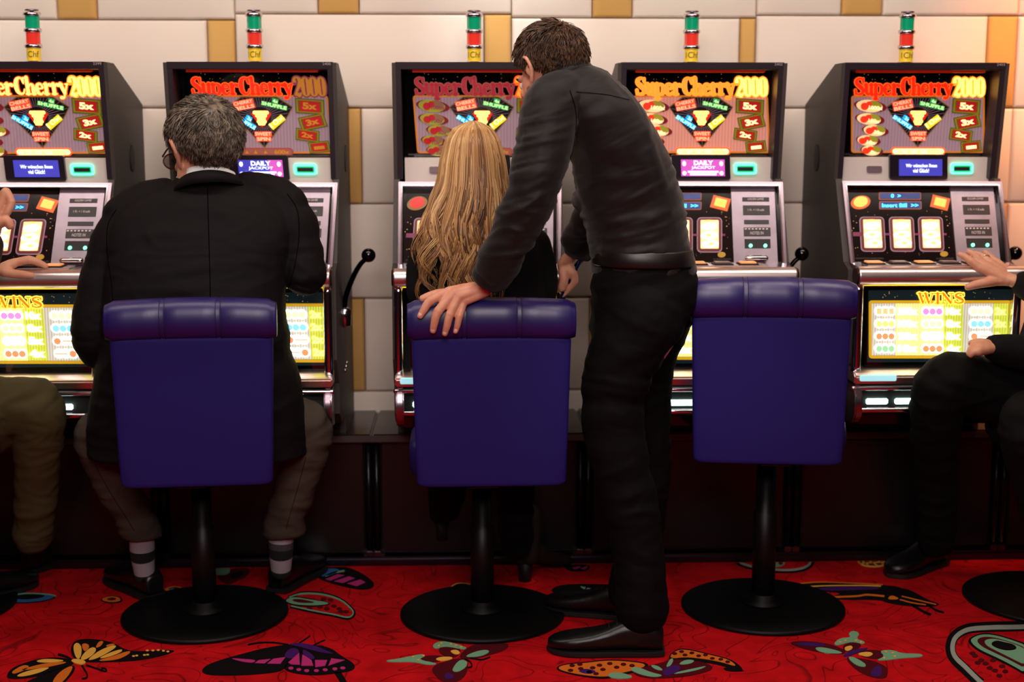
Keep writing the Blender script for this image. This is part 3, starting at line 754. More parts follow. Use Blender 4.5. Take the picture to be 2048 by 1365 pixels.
# ---- materials
M_CAB = mat('cabinet_dark', '#241a22', 0.42, spec=0.4, bump=(700, 0.15, 0.001))
M_CABS = mat('cabinet_side', '#3d3631', 0.5, spec=0.35, bump=(700, 0.2, 0.001))
M_BLACK = mat('gloss_black', '#060506', 0.12)
M_MBLK = mat('matt_black', '#0b090a', 0.6)
M_CHROME = mat('chrome', '#d8cfd6', 0.12, 1.0)
M_CHROME2 = mat('chrome_soft', '#96858f', 0.26, 1.0)
M_BAR = mat('bar_chrome', '#e2d2ce', 0.34, 1.0)
M_SILV = mat('brushed_silver', '#e2d4ca', 0.42, 0.12, bump=(300, 0.05, 0.001))
M_PLATE = mat('acceptor_plate', '#8f808c', 0.32, 0.6, var=(14, '#a99aa4', 0.25))
M_GLASS = glass_mat('front_glass', (1, 1, 1), 0.045)
def stripes(name, c1, c2, strength, scale=420.0):
    if name in MATS: return MATS[name]
    m = mat(name, c1, 0.4); nt = m.node_tree; b = nt.nodes['Principled BSDF']
    tc = nt.nodes.new('ShaderNodeTexCoord'); w = nt.nodes.new('ShaderNodeTexWave'); w.bands_direction = 'X'
    w.inputs['Scale'].default_value = scale / (2 * math.pi) * 0.5
    r = nt.nodes.new('ShaderNodeValToRGB'); r.color_ramp.elements[0].color = rgb(c1); r.color_ramp.elements[1].color = rgb(c2)
    nt.links.new(tc.outputs['Object'], w.inputs['Vector']); nt.links.new(w.outputs['Fac'], r.inputs['Fac'])
    nt.links.new(r.outputs['Color'], b.inputs['Emission Color']); b.inputs['Emission Strength'].default_value = strength
    b.inputs['Base Color'].default_value = rgb(c1)
    return m
E_FIELD = stripes('art_field', '#8b7078', '#6d565f', 0.85)
E_FIELD_HI = stripes('art_field_bright', '#b87868', '#9a6458', 1.0)
E_GOLDLINE = em('gold_line', '#b4661e', 0.8)
E_RAYB = em('emblem_black', '#0a0406', 0.6)
E_RAY = em('emblem_ray', '#6f5a66', 0.6)
NEON = {'red': em('neon_red', '#f0220c', 1.0), 'redo': em('neon_red_outline', '#e8641c', 0.95), 'org': em('neon_orange', '#ff8a2c', 1.35), 'orgo': em('neon_orange_outline', '#ff5a16', 1.1),
        'ylw': em('neon_yellow', '#ffe070', 1.7), 'ylwo': em('neon_yellow_outline', '#ff9a28', 1.2), 'dim': em('lamp_off_gold', '#b07020', 0.75), 'dimo': em('lamp_off_outline', '#7a3040', 0.8), 'dimr': em('lamp_off_red', '#a02030', 0.75), 'dimro': em('lamp_off_red_outline', '#8a4a3c', 0.8)}
E_CORAL = em('label_coral', '#ff4a2a', 1.1); E_CORALT = em('label_coral_text', '#ffb088', 1.3)
E_GREEN = em('label_green', '#2f9a4e', 0.9); E_GREENT = em('label_green_text', '#c8f0a0', 1.3)
E_BLUE = em('label_blue', '#0a9ad8', 1.1); E_BLUET = em('label_blue_text', '#b8f4ff', 1.4)
E_YEL = em('label_yellow', '#e0c020', 1.0); E_YELT = em('label_yellow_text', '#fff2a0', 1.5)
E_RED = em('ticket_red', '#a01418', 0.8); E_OLIVE = em('ticket_rim', '#7a6a14', 0.75); E_OLIVE2 = em('ticket_band', '#4e4a12', 0.7)
E_WHITE = em('lamp_white', '#fff4d8', 2.6); E_CREAM = em('reel_cream', '#e8c894', 0.95); E_REELHOT = em('reel_symbol', '#fff8dc', 2.6)
E_REELC = em('reel_symbol_tint', '#ffc060', 1.3)
E_PLATE = em('plate_cream', '#e8c088', 0.95); E_CHERRY = em('cherry_red', '#d83018', 0.9); E_LEAF = em('leaf_green', '#8a8424', 0.7); E_PLATER = em('plate_red', '#6a0f1c', 0.7)
E_PLATED = em('plate_dim', '#7a5238', 0.7); E_CHERRYD = em('cherry_dim', '#a01820', 0.7); E_PILL = em('pill_hot', '#ffd8a0', 1.5); E_PILLD = em('pill_dim', '#8a4038', 0.7)
E_SCRB = em('screen_blue', '#3a38a0', 1.0); E_SCRM = em('screen_magenta', '#b04aa0', 1.1); E_SCRT = em('screen_text', '#dfe8ff', 2.0)
E_SLOT = em('slot_green', '#5fffc0', 2.2); E_SLOT2 = em('slot_green_deep', '#08a060', 0.9)
E_LEDBG = em('led_blue', '#0a3070', 0.7); E_LEDT = em('led_text', '#40d0ff', 2.4); E_LEDR = em('led_rim', '#8a4420', 0.5)
E_MAROON = em('reel_maroon', '#5a0a10', 0.6); E_LAV = em('reel_outline', '#8a6a78', 0.65); E_AMBER = em('lamp_amber', '#ff9a40', 2.0); E_AMBERR = em('lamp_rim', '#c05014', 0.9); E_AMBERX = em('lamp_off', '#c81414', 0.9)
E_STAR = em('star_speck', '#c09050', 0.8); E_DOT = em('green_led', '#60ffb0', 4.0); E_LEMON = em('lemon', '#a07818', 0.6)
E_LTXT = em('plate_text', '#b09c98', 0.55)
E_WBG = stripes('wins_grey', '#c8c4b4', '#8e8a80', 1.15, 520); E_WYEL = stripes('wins_yellow', '#c8d050', '#98a02c', 1.15, 520); E_WHOT = stripes('wins_hot', '#e6e49a', '#c6c470', 1.1, 520)
E_WBORD = em('wins_border', '#c89a18', 0.9); E_WBACK = em('wins_back', '#0c2026', 0.5); E_WICON = em('wins_icon', '#ffffff', 2.4); E_WVAL = em('wins_value', '#fffff0', 3.0); E_WVALD = em('wins_value_soft', '#f4f08c', 1.5)
E_WINS = em('wins_letters', '#f07a10', 1.0); E_WINSO = em('wins_letter_rim', '#ffd850', 1.7)
FR = {'plum': em('fruit_plum', '#e088c8', 1.3), 'bar': em('fruit_bar', '#d0c080', 1.2), 'lemon': em('fruit_lemon', '#fff0a0', 1.7), 'hot': em('fruit_hot', '#fffff4', 2.4), 'red': em('fruit_red', '#f08858', 1.3), 'melon': em('fruit_melon', '#90c890', 1.2), 'bell': em('fruit_bell', '#f4d070', 1.4), 'blue': em('fruit_blue', '#80c8f0', 1.4)}
E_TRAY = em('tray_lamp', '#d8fff4', 2.6); E_TRAYB = em('ledge_reflection', '#9ad0d8', 0.9); E_STRIP = em('deck_light_strip', '#f0c020', 1.6)
E_TEAL = em('base_light', '#3a8090', 0.55)
M_GREENL = mat('lens_green', '#0a8a60', 0.08, spec=0.8, emis='#0a7a58', strength=0.35); M_REDL = mat('lens_red', '#c82a22', 0.08, spec=0.8, emis='#d03a2a', strength=0.4)
M_YELB = mat('band_yellow', '#d8b028', 0.35, emis='#d0a820', strength=0.35); M_INK = mat('ink', '#3a2a10', 0.6)
M_TXTW = mat('plate_number', '#a79aa0', 0.6)

_cache = {}
def shared(key, fn):
    if key not in _cache: _cache[key] = fn()
    return _cache[key]

def prof(pts, x0, x1):
    return MB().prism([(x0, y, z) for y, z in pts], 0, (x1 - x0, 0, 0))

SIDE = [(4.635, PL_Z), (4.635, 1.428), (4.277, 1.545), (4.20, 1.545), (4.245, 1.207), (4.226, 1.207), (4.104, 0.972), (4.05, 0.955), (4.04, 0.70), (4.10, 0.62), (4.10, 0.53), (4.16, 0.49), (4.30, 0.485), (4.30, PL_Z)]

def flatmesh(name, pane, polys, off=0.0, th=0.0015):
    b = MB()
    for pl in polys: b.prism([Vector((max(-0.2303, min(0.2303, q.x)), q.y, q.z)) for q in pane.poly(pl, off)], 0, pane.n * -th)
    return b.mesh(name, MO)

OWN_SUBPARTS = {'word_label', 'prize_plate', 'prize_ticket', 'bonus_bar', 'title_outline', 'year_outline', 'reel_window', 'oval_lamp', 'ticket_lamp', 'led_display', 'win_icon', 'wins_outline'}
def machine(idx, label, number, title, screen, lit, field=0):
    root = empty('slot_machine', (CX[idx], 4.45, PL_Z))
    tag(root, label, 'slot machine', 'row of slot machines on the plinth')
    def part(name, fn, m, key=None, parent=None):
        if name in OWN_SUBPARTS: parent = None
        return link(name, shared(key or name, fn), m, parent or root)
    # --- cabinet
    for s in (-1, 1):
        part('cabinet_side', lambda: prof(SIDE, s * HW - 0.009, s * HW + 0.009).mesh('cabinet_side', MO), M_CABS, 'cabside%d' % s)
        part('side_vent', lambda: MB().prism([(s * (HW + 0.0095), 4.46 + 0.028 * math.cos(t * math.pi / 12), 1.262 + 0.042 * math.sin(t * math.pi / 12)) for t in range(24)], 0, (s * 0.002, 0, 0)).mesh('side_vent', MO), M_MBLK, 'vent%d' % s)
        part('hood_jamb', lambda: MB().prism([(s * HW * 0.998, 4.1995, 1.546), (s * (HW - 0.017), 4.1995, 1.546), (s * (HW - 0.017), 4.2445, 1.207), (s * HW * 0.998, 4.2445, 1.207)], 0, (0, 0.10, 0)).mesh('hood_jamb', MO, bevel=0.0015), M_CAB, 'jamb%d' % s)
    part('roof', lambda: prof([(4.1985, 1.547), (4.278, 1.547), (4.635, 1.43), (4.635, 1.41), (4.278, 1.526), (4.2015, 1.526)], -HW, HW).mesh('roof', MO, bevel=0.0015), M_CAB)
    part('back_panel', lambda: MB().box(-HW, HW, 4.615, 4.635, PL_Z, 1.42).mesh('back_panel', MO), M_MBLK)
    part('lower_body', lambda: prof([(4.60, PL_Z), (4.60, 0.90), (4.30, 0.90), (4.12, 0.62), (4.30, 0.50), (4.30, PL_Z)], -HW + .01, HW - .01).mesh('lower_body', MO), M_MBLK)
    nb = part('number_plate', lambda: (lambda b: (put_text(b, HOOD, number, (1993, 131.5), (2009, 131.5), 5, 0.004), b.mesh('number_plate', MO))[1])(MB()), M_TXTW, 'num' + number)
    # --- top glass with the lit title
    disp = part('display_board', lambda: flatmesh('display_board', ART, [[(1688, 128), (2000, 128), (1988, 318), (1684, 318)]], 0.0, 0.01), M_BLACK)
    part('art_field', lambda: flatmesh('art_field', ART, [rrect(1703, 193, 1968, 305, 5)], 0.001), (E_FIELD, E_FIELD_HI)[field], parent=disp)
    part('art_border', lambda: flatmesh('art_border', ART, ring2(rrect(1702, 191, 1969, 306, 6), rrect(1705.5, 194.5, 1965.5, 302.5, 4)), 0.002), E_GOLDLINE, parent=disp)
    DIA = [(1800, 193.5), (1870, 193.5), (1899, 214), (1885, 236), (1835, 295), (1786, 236), (1772, 214)]
    part('emblem', lambda: flatmesh('emblem', ART, [DIA], 0.002), E_RAYB, parent=disp)
    def rays():
        pl = []
        for i in range(44):
            a = 2 * math.pi * i / 44; c, s_ = math.cos(a), math.sin(a)
            t = 1e9
            for k in range(len(DIA)):
                x1, y1 = DIA[k][0] - 1835, DIA[k][1] - 234; x2, y2 = DIA[(k + 1) % 7][0] - 1835, DIA[(k + 1) % 7][1] - 234
                den = c * (y2 - y1) - s_ * (x2 - x1)
                if abs(den) < 1e-9: continue
                tt = (x1 * (y2 - y1) - y1 * (x2 - x1)) / den; u = (x1 * s_ - y1 * c) / den
                if tt > 0 and 0 <= u <= 1: t = min(t, tt)
            r0, r1 = 20, t * 0.94
            if r1 > r0 + 3: pl += [[(1835 + c * r0 - s_ * .5, 234 + s_ * r0 + c * .5), (1835 + c * r1 - s_ * .35, 234 + s_ * r1 + c * .35), (1835 + c * r1 + s_ * .35, 234 + s_ * r1 - c * .35), (1835 + c * r0 + s_ * .5, 234 + s_ * r0 - c * .5)]]
        return flatmesh('emblem_rays', ART, pl, 0.003, 0.0005)
    part('emblem_rays', rays, E_RAY, parent=disp)
    def rim():
        n = 7; inn = [(1835 + (x - 1835) * .965, 234 + (y - 234) * .955) for x, y in DIA]
        return flatmesh('emblem_rim', ART, ring2(DIA, inn), 0.003)
    part('emblem_rim', rim, mat('emblem_rim', '#6a4a20', 0.4, emis='#6a4818', strength=0.7), parent=disp)
    part('centre_shield', lambda: flatmesh('centre_shield', ART, [[(1822, 221), (1849, 221), (1856, 228), (1840, 251), (1835, 254), (1830, 251), (1816, 228)]], 0.004), mat('shield_red', '#b01810', 0.4, emis='#c01c10', strength=1.0), parent=disp)
    part('centre_lettering', lambda: flatmesh('centre_lettering', ART, [rrect(1820, 221.5, 1851, 228.5, 3), rrect(1824, 228, 1847, 234.5, 3), rrect(1827, 234, 1844, 240, 3), rrect(1826, 239.5, 1845, 246, 3), rrect(1828, 245, 1842, 250, 2)], 0.0055), NEON['ylw'], parent=disp)
    def lab(name, key, polys, texts, mb_, mt):
        o = part(name, lambda: flatmesh(name, ART, polys, 0.0045), mb_, key, disp)
        def tx():
            b = MB()
            for t, p0, p1, h in texts: put_text(b, ART, t, p0, p1, h, 0.0062, 0.02)
            return b.mesh(name + '_text', MO)
        link('lettering', shared(key + 'tx', tx), mt, o)
    lab('word_label', 'lab1', [quadrot(1804, 205, 40, 9, -11), quadrot(1806, 214.5, 40, 9, -11)], [('CHERRY', (1786, 212), (1823, 205), 7), ('BELLS', (1788, 221.5), (1825, 214.5), 7)], E_CORAL, E_CORALT)
    lab('word_label', 'lab2', [quadrot(1863, 211.5, 50, 8.5, 13), quadrot(1866, 202, 12, 9, 13)], [('4x', (1861, 205), (1871, 207), 7), ('SHUFFLE', (1839, 209), (1886, 220), 7)], E_GREEN, E_GREENT)
    lab('word_label', 'lab3', [quadrot(1804, 244, 42, 9.5, 33), quadrot(1811, 236, 12, 9, 33)], [('2x', (1807, 238), (1815, 243), 7), ('SHUFFLE', (1784, 235.5), (1820, 259), 7)], E_BLUE, E_BLUET)
    lab('word_label', 'lab4', [quadrot(1865, 244, 34, 13, -38)], [('10x', (1854, 256), (1881, 236), 10)], E_YEL, E_YELT)
    lab('word_label', 'lab5', [quadrot(1835.5, 267, 33, 9, 0), quadrot(1835.5, 277, 29, 9, 0)], [('SWEET', (1820, 270.5), (1851, 270.5), 7), ('SPIN', (1822.5, 280.5), (1848.5, 280.5), 7)], E_CORAL, E_CORALT)
    # plates of cherries on the left
    for k, (x, y, rx, ry, t, tw) in enumerate(((1740, 212, 33, 13, '1000x', 1), (1739, 238, 30, 12, '100x', 1), (1750, 261, 27, 11.5, '50x', 1), (1736, 281, 25, 11, '10x', 1), (1743, 301, 23, 10.5, '5x', 1))):
        hot = lit['plates']
        pl = part('prize_plate', lambda: flatmesh('prize_plate', ART, [oval(x, y, rx, ry * .9, 22, .12)], 0.004), E_PLATER, 'plate%d' % k, disp)
        link('plate_rim', shared('platerim%d' % k, lambda: flatmesh('plate_rim', ART, [oval(x - 2, y, rx * .8, ry * .95, 22, .1)], 0.005)), E_PLATE if hot else E_LEAF, pl)
        link('plate_leaf', shared('plateleaf%d' % k, lambda: flatmesh('plate_leaf', ART, [oval(x + 9, y - 3, rx * .42, ry * .55, 16, .3)], 0.0062)), E_LEAF if hot else E_PLATED, pl)
        link('cherry_print', shared('platech%d' % k, lambda: flatmesh('cherry_print', ART, [oval(x - 12, y + .5, 7.5, 7.5 * ry / 13), oval(x - 3, y - 3, 6.5, 6.5 * ry / 13)], 0.007)), E_CHERRY if hot else E_CHERRYD, pl)
        def tx():
            b = MB(); put_text(b, ART, t, (x - 4, y + 6), (x - 4 + 5.5 * len(t), y + 8), 7.5, 0.0085, 0.03); return b.mesh('prize', MO)
        link('lettering', shared('platetx%d' % k, tx), E_PILL if hot else NEON['dimo'], pl)
    # golden tickets on the right
    for k, (x, y, w, h, a, t) in enumerate(((1932, 213, 56, 30, 4, '5x'), (1934, 244, 52, 28, -12, '3x'), (1921, 270, 46, 24, 9, '2x'), (1941, 293, 41, 22, -6, 'x'))):
        hot = lit['tickets'][k]
        tk = part('prize_ticket', lambda: flatmesh('prize_ticket', ART, [quadrot(x, y, w, h, a)], 0.004), E_OLIVE2, 'tick%d' % k, disp)
        link('ticket_band', shared('tickb%d' % k, lambda: flatmesh('ticket_band', ART, ring2(quadrot(x, y, w * .93, h * .86, a), quadrot(x, y, w * .8, h * .72, a)), 0.0052)), E_OLIVE, tk)
        link('ticket_field', shared('tickf%d' % k, lambda: flatmesh('ticket_field', ART, [quadrot(x, y, w * .7, h * .68, a)], 0.0052)), E_RED, tk)
        def tx():
            b = MB(); c, s_ = math.cos(math.radians(a)), math.sin(math.radians(a)); hw = w * .25; hh = h * .2
            put_text(b, ART, t if t != 'x' else '-', (x - hw * c - hh * s_, y - hw * s_ + hh * c), (x + hw * c - hh * s_, y + hw * s_ + hh * c), h * (.45 if t != 'x' else .3), 0.007, 0.045); return b.mesh('prize', MO)
        link('lettering', shared('ticktx%d' % k, tx), E_YELT if hot else NEON['dim'], tk)
    pill = part('bonus_bar', lambda: flatmesh('bonus_bar', ART, [rrect(1781, 294.5, 1890, 310, 7.5)], 0.004), NEON['orgo'] if lit['pill'] else E_PILLD, parent=disp)
    link('bonus_inner', shared('bonusin', lambda: flatmesh('bonus_inner', ART, [rrect(1784, 297, 1887, 308, 5.5)], 0.0055)), E_PILL if lit['pill'] else NEON['dimro'], pill)
    def btx():
        b = MB(); put_text(b, ART, '600x', (1853, 307), (1882, 307), 9, 0.007, 0.04)
        for x in (1800, 1817, 1836): b.prism(ART.poly([(x - 4, 306), (x, 299), (x + 4, 306)], 0.007))
        return b.mesh('bonus', MO)
    link('lettering', shared('bonustx', btx), NEON['ylw'] if lit['pill'] else NEON['dim'], pill)
    def stars(name, pane, boxs, n, seed, off, rmin=.5, rmax=1.3):
        rnd = random.Random(seed); b = MB()
        for _ in range(n):
            x0, y0, x1, y1 = rnd.choice(boxs); r = rnd.uniform(rmin, rmax)
            b.prism(pane.poly(oval(rnd.uniform(x0, x1), rnd.uniform(y0, y1), r, r, 6), off))
        return b.mesh(name, MO)
    sp_ = part('star_specks', lambda: stars('star_specks', ART, [(1712, 148, 1960, 160)], 16, 3, 0.0015, .4, .8), E_STAR, parent=disp)
    sp_['kind'] = 'stuff'
    # title
    tt = part('title_outline', lambda: (lambda b: (glyph_text(b, ART, 'Super', 1708, 1797, 189, 33, 0.006, 2.0), glyph_text(b, ART, 'Cherry', 1800, 1903, 189, 33, 0.006, 2.0), b.mesh('title_outline', MO))[2])(MB()), NEON[title[1]], parent=disp)
    link('title_letters', shared('title_l', lambda: (lambda b: (glyph_text(b, ART, 'Super', 1708, 1797, 189, 33, 0.009, 0.5), glyph_text(b, ART, 'Cherry', 1800, 1903, 189, 33, 0.009, 0.5), b.mesh('title_letters', MO))[2])(MB())), NEON[title[0]], tt)
    t2 = part('year_outline', lambda: (lambda b: (glyph_text(b, ART, '2000', 1905, 1967, 193, 38, 0.006, 2.4, 1.5), b.mesh('year_outline', MO))[1])(MB()), NEON[title[3]], parent=disp)
    link('year_digits', shared('year_d', lambda: (lambda b: (glyph_text(b, ART, '2000', 1905, 1967, 193, 38, 0.009, 0.0, 1.5), b.mesh('year_digits', MO))[1])(MB())), NEON[title[2]], t2)
    part('top_glass', lambda: flatmesh('top_glass', ART, [[(1700, 141), (1990, 141), (1980, 314), (1696, 314)]], 0.016, 0.003), M_GLASS)
    part('hood_lamp', lambda: MB().box(-0.19, 0.19, 4.235, 4.262, 1.519, 1.5255).mesh('hood_lamp', MO), em('hood_red_lamp', '#b0200c', 0.4))
    # --- silver strip with screen and slots
    part('silver_panel', lambda: flatmesh('silver_panel', SILV, [[(1686, 315), (1990, 315), (1988, 366), (1684, 366)]], 0.0, 0.02), M_SILV)
    part('card_slot', lambda: flatmesh('card_slot', SILV, [rrect(1733, 332, 1763, 345, 3)], 0.004, 0.006), mat('slot_pinkgrey', '#a08890', 0.35, 0.6))
    bez = part('screen_bezel', lambda: flatmesh('screen_bezel', SILV, [rrect(1777, 309, 1892, 358, 4)], 0.014, 0.02), mat('bezel', '#1c141e', 0.3))
    if screen == 'luck':
        link('screen', shared('scr', lambda: flatmesh('screen', SILV, [[(1795, 318), (1881, 318), (1881, 351), (1795, 351)]], 0.0165)), E_SCRB, bez)
        def tx():
            b = MB(); put_text(b, SILV, 'Wir wünschen Ihnen', (1808, 334), (1870, 334), 7, 0.0185, 0.01); put_text(b, SILV, 'viel Glück!', (1822, 344.5), (1854, 344.5), 8, 0.0185, 0.01); return b.mesh('screen_text', MO)
        link('screen_lettering', shared('scrt1', tx), E_SCRT, bez)
    else:
        link('screen', shared('scr', lambda: flatmesh('screen', SILV, [[(1795, 318), (1881, 318), (1881, 351), (1795, 351)]], 0.0165)), E_SCRM if screen == 'jackpot_pink' else E_SCRB, bez)
        if screen == 'jackpot_blue':
            link('screen_glow', shared('scrg', lambda: flatmesh('screen_glow', SILV, [[(1852, 318), (1881, 318), (1881, 351), (1858, 351)]], 0.0172)), E_SCRM, bez)
        def tx():
            b = MB()
            put_text(b, SILV, 'DAILY', (1820, 329), (1858, 329), 9, 0.0185, 0.03); put_text(b, SILV, 'JACKPOT', (1815, 338), (1862, 338), 7, 0.0185, 0.01)
            for x0, x1, y in ((1808, 1868, 344), (1812, 1864, 349)): b.prism(SILV.poly([(x0, y - 3.4), (x1, y - 3.4), (x1, y), (x0, y)], 0.0185))
            for x in (1801, 1874):
                b.prism(SILV.poly(oval(x, 326, 3.6, 5, 10), 0.0185)); b.prism(SILV.poly(oval(x, 345, 4, 4, 10), 0.0185))
            return b.mesh('screen_text', MO)
        link('screen_lettering', shared('scrt2', tx), E_SCRT, bez)
    ts = part('ticket_slot', lambda: flatmesh('ticket_slot', SILV, ring2(rrect(1901, 326, 1945, 348, 5), rrect(1906, 331, 1941, 344, 3)), 0.006, 0.008), E_SLOT)
    link('slot_mouth', shared('mouth', lambda: flatmesh('slot_mouth', SILV, [rrect(1906, 331, 1941, 344, 3)], 0.003)), E_SLOT2, ts)
    link('slot_gap', shared('gap', lambda: flatmesh('slot_gap', SILV, [[(1908, 334), (1938, 334), (1938, 341), (1908, 341)]], 0.0048)), M_MBLK, ts)
    # --- reel window
    part('reel_frame', lambda: (lambda b: ([b.prism(REELF.poly(q, 0.004), 0, REELF.n * -0.03) for q in ring2([(1684, 363), (2003, 364), (2020, 531), (1701, 530)], [(1693, 373), (1995, 374), (2011, 529), (1709, 529)])], b.mesh('reel_frame', MO, bevel=0.003))[1])(MB()), M_CHROME2)
    part('frame_edge', lambda: (lambda b: ([b.prism(REELF.poly(q, 0.007), 0, REELF.n * -0.006) for q in ring2([(1690, 369), (1998, 370), (2014, 531), (1706, 530)], [(1693, 372.5), (1995, 373.5), (2011, 531), (1709, 530)])], b.mesh('frame_edge', MO))[1])(MB()), M_CHROME)
    rb = part('reel_board', lambda: flatmesh('reel_board', REEL, [[(1690, 371), (1996, 371), (2012, 531), (1706, 531)]], 0.0, 0.01), M_BLACK)
    for k, x in enumerate((1745, 1804, 1862)):
        dx = 4.5 if True else 0
        def wrect(x0, y0, x1, y1, r): return [(px + (py - 470) * 0.055, py) for px, py in rrect(x0, y0, x1, y1, r)]
        wf = part('reel_window', lambda: flatmesh('reel_window', REEL, [wrect(x - 25, 434, x + 25, 504, 8)], 0.001, 0.001), E_LAV, 'rw%d' % k, rb)
        link('window_rim', shared('rwr%d' % k, lambda: flatmesh('window_rim', REEL, [wrect(x - 23, 436, x + 23, 502, 7)], 0.0022, 0.001)), E_MAROON, wf)
        link('reel_strip', shared('rws%d' % k, lambda: flatmesh('reel_strip', REEL, [wrect(x - 18, 440, x + 18, 497, 2)], 0.0034, 0.001)), E_CREAM, wf)
        def sy():
            b = MB()
            for yy, rx, ry in ((453, 16, 7.5), (471, 17, 7.5), (488, 16.5, 7.5)):
                b.prism([Vector(q) for q in REEL.poly([(px + (py - 470) * 0.055, py) for px, py in oval(x + (yy % 3 - 1), yy, rx, ry, 18, -.08)], 0.005)])
            return b.mesh('reel_symbol', MO)
        link('reel_symbols', shared('rwsy%d' % k, sy), E_REELHOT if lit['reels'] else E_REELC, wf)
        def sy2():
            b = MB()
            for yy in (442, 471, 488): b.prism(REEL.poly([(px + (py - 470) * 0.055, py) for px, py in oval(x + (3 if yy > 480 else -2), yy, 9 if yy < 450 else 6, 1.6 if yy < 450 else 3, 12)], 0.0062))
            return b.mesh('symbol_mark', MO)
        link('symbol_marks', shared('rwsm%d' % k, sy2), E_REELC, wf)
    part('reel_link', lambda: flatmesh('reel_link', REEL, [[(1706, 465), (1724, 465), (1724, 473), (1706, 473)], [(1770, 467), (1780, 467), (1780, 471), (1770, 471)], [(1829, 467), (1838, 467), (1838, 471), (1829, 471)], [(1887, 467), (1893, 467), (1893, 471), (1887, 471)]], 0.0015), em('reel_link', '#6a1440', 0.7), parent=rb)
    lb = part('oval_lamp', lambda: flatmesh('oval_lamp', REEL, [oval(1721, 405.5, 20, 13.5, 22, -.2)], 0.002), E_AMBERR if lit['oval'] else em('lamp_off_rim', '#7a5a20', 0.6), parent=rb)
    link('lamp_face', shared('ovface', lambda: flatmesh('lamp_face', REEL, [oval(1721, 404.5, 14.5, 10.5, 22, -.2)], 0.0035)), E_AMBER if lit['oval'] else E_AMBERX, lb)
    lt_ = part('ticket_lamp', lambda: flatmesh('ticket_lamp', REEL, [quadrot(1880, 406, 36, 25, 14)], 0.002), E_AMBERR, parent=rb)
    link('lamp_face', shared('tkface', lambda: flatmesh('lamp_face', REEL, [quadrot(1880, 405.5, 23, 16, 14)], 0.0035)), E_AMBER, lt_)
    for k, (y0, y1, s1, xa, xb) in enumerate(((370.5, 375, '0', 1777, 1782), (388, 398, '0  >', 1781, 1801), (406, 417, 'Insert Bill  >>', 1763, 1836))):
        ld = part('led_display', lambda: flatmesh('led_display', REEL, [rrect(1756 + k, y0 - 3, 1841 + k, y1 + 2.5, 2.5)], 0.0015, 0.001), E_LEDR, 'led%d' % k, rb)
        link('led_field', shared('ledf%d' % k, lambda: flatmesh('led_field', REEL, [[(1758.5 + k, y0 - 1), (1838.5 + k, y0 - 1), (1839 + k, y1 + .5), (1759 + k, y1 + .5)]], 0.003, 0.001)), E_LEDBG, ld)
        def tx():
            b = MB(); put_text(b, REEL, s1, (xa, y1 - .8), (xb, y1 - .8), min(8, y1 - y0), 0.0045, 0.03); return b.mesh('led_text', MO)
        link('lettering', shared('ledt%d' % k, tx), E_LEDT, ld)
    sk = part('star_specks', lambda: stars('star_specks', REEL, [(1702, 428, 1716, 500), (1718, 422, 1890, 432), (1890, 430, 1900, 500), (1715, 505, 1880, 512)], 30, 5, 0.0012, .4, 1.1), E_STAR, 'stars2', rb)
    sk['kind'] = 'stuff'
    part('lemon_print', lambda: flatmesh('lemon_print', REEL, [oval(1888, 508.5, 8, 5.5, 14)], 0.0015), E_LEMON, parent=rb)
    part('small_print', lambda: (lambda b: (put_text(b, REEL, 'MANUFACTURED UNDER LICENCE', (1711, 519), (1767, 519), 3, 0.0015), put_text(b, REEL, 'ALL RIGHTS RESERVED', (1872, 519), (1907, 519), 3, 0.0015), b.mesh('small_print', MO))[2])(MB()), mat('print_grey', '#5a5050', 0.6), parent=rb)
    ap = part('acceptor_plate', lambda: flatmesh('acceptor_plate', REEL, [[(1899, 379), (1985, 379), (2000, 529), (1913, 529)]], 0.006, 0.006), M_PLATE)
    link('top_strip', shared('apstrip', lambda: flatmesh('top_strip', REEL, [[(1896, 373), (1984, 373), (1985, 379), (1899, 379)]], 0.004)), mat('dark_red', '#3a0a0c', 0.3), ap)
    for k, (x0, y0, x1, y1, t, h) in enumerate(((1922, 396, 1975, 404, 'GOLDEN GAMES', 4), (1924, 412, 1977, 431, '1 Fr. = 1 Kredit', 4.5), (1928, 441, 1977, 449, '', 0), (1928, 456, 1981, 473, 'NOTES IN', 6), (1931, 479, 1982, 497, '', 0))):
        lp = link('label_plate', shared('lp%d' % k, lambda: flatmesh('label_plate', REEL, [[(x0, y0), (x1, y0), (x1 + (y1 - y0) * .09, y1), (x0 + (y1 - y0) * .09, y1)]], 0.0075, 0.003)), M_MBLK if k == 4 else mat('label_brown', '#241a1c', 0.45), root)
        if t:
            def tx():
                b = MB(); cxm = (x0 + x1) / 2; wd = 26 if k == 3 else 32; yb = (y0 + y1) / 2 + h / 2 + (3 if k == 3 else 0)
                put_text(b, REEL, t, (cxm - wd / 2, yb), (cxm + wd / 2, yb), h, 0.009)
                if k == 3:
                    for i in range(7): b.prism(REEL.poly([(x0 + 2 + i * 7, y0 + 2), (x0 + 6 + i * 7, y0 + 2), (x0 + 6 + i * 7, y0 + 4.5), (x0 + 2 + i * 7, y0 + 4.5)], 0.009))
                return b.mesh('label_text', MO)
            link('lettering', shared('lpt%d' % k, tx), E_LTXT, lp)
    for k, x in enumerate((1943.5, 1972.5)):
        link('green_led', shared('gl%d' % k, lambda: flatmesh('green_led', REEL, [oval(x, 493, 3.6, 3.6, 12)], 0.011)), E_DOT, ap)
    cpart = part('coin_cup', lambda: (lambda b: (b.shell(tube([(0.125, 4.092, 0.985), (0.175, 4.092, 0.985)], [0.012, 0.012], 12, 1, True, 0.7)), b.mesh('coin_cup', MO, smooth=True))[1])(MB()), M_CHROME)
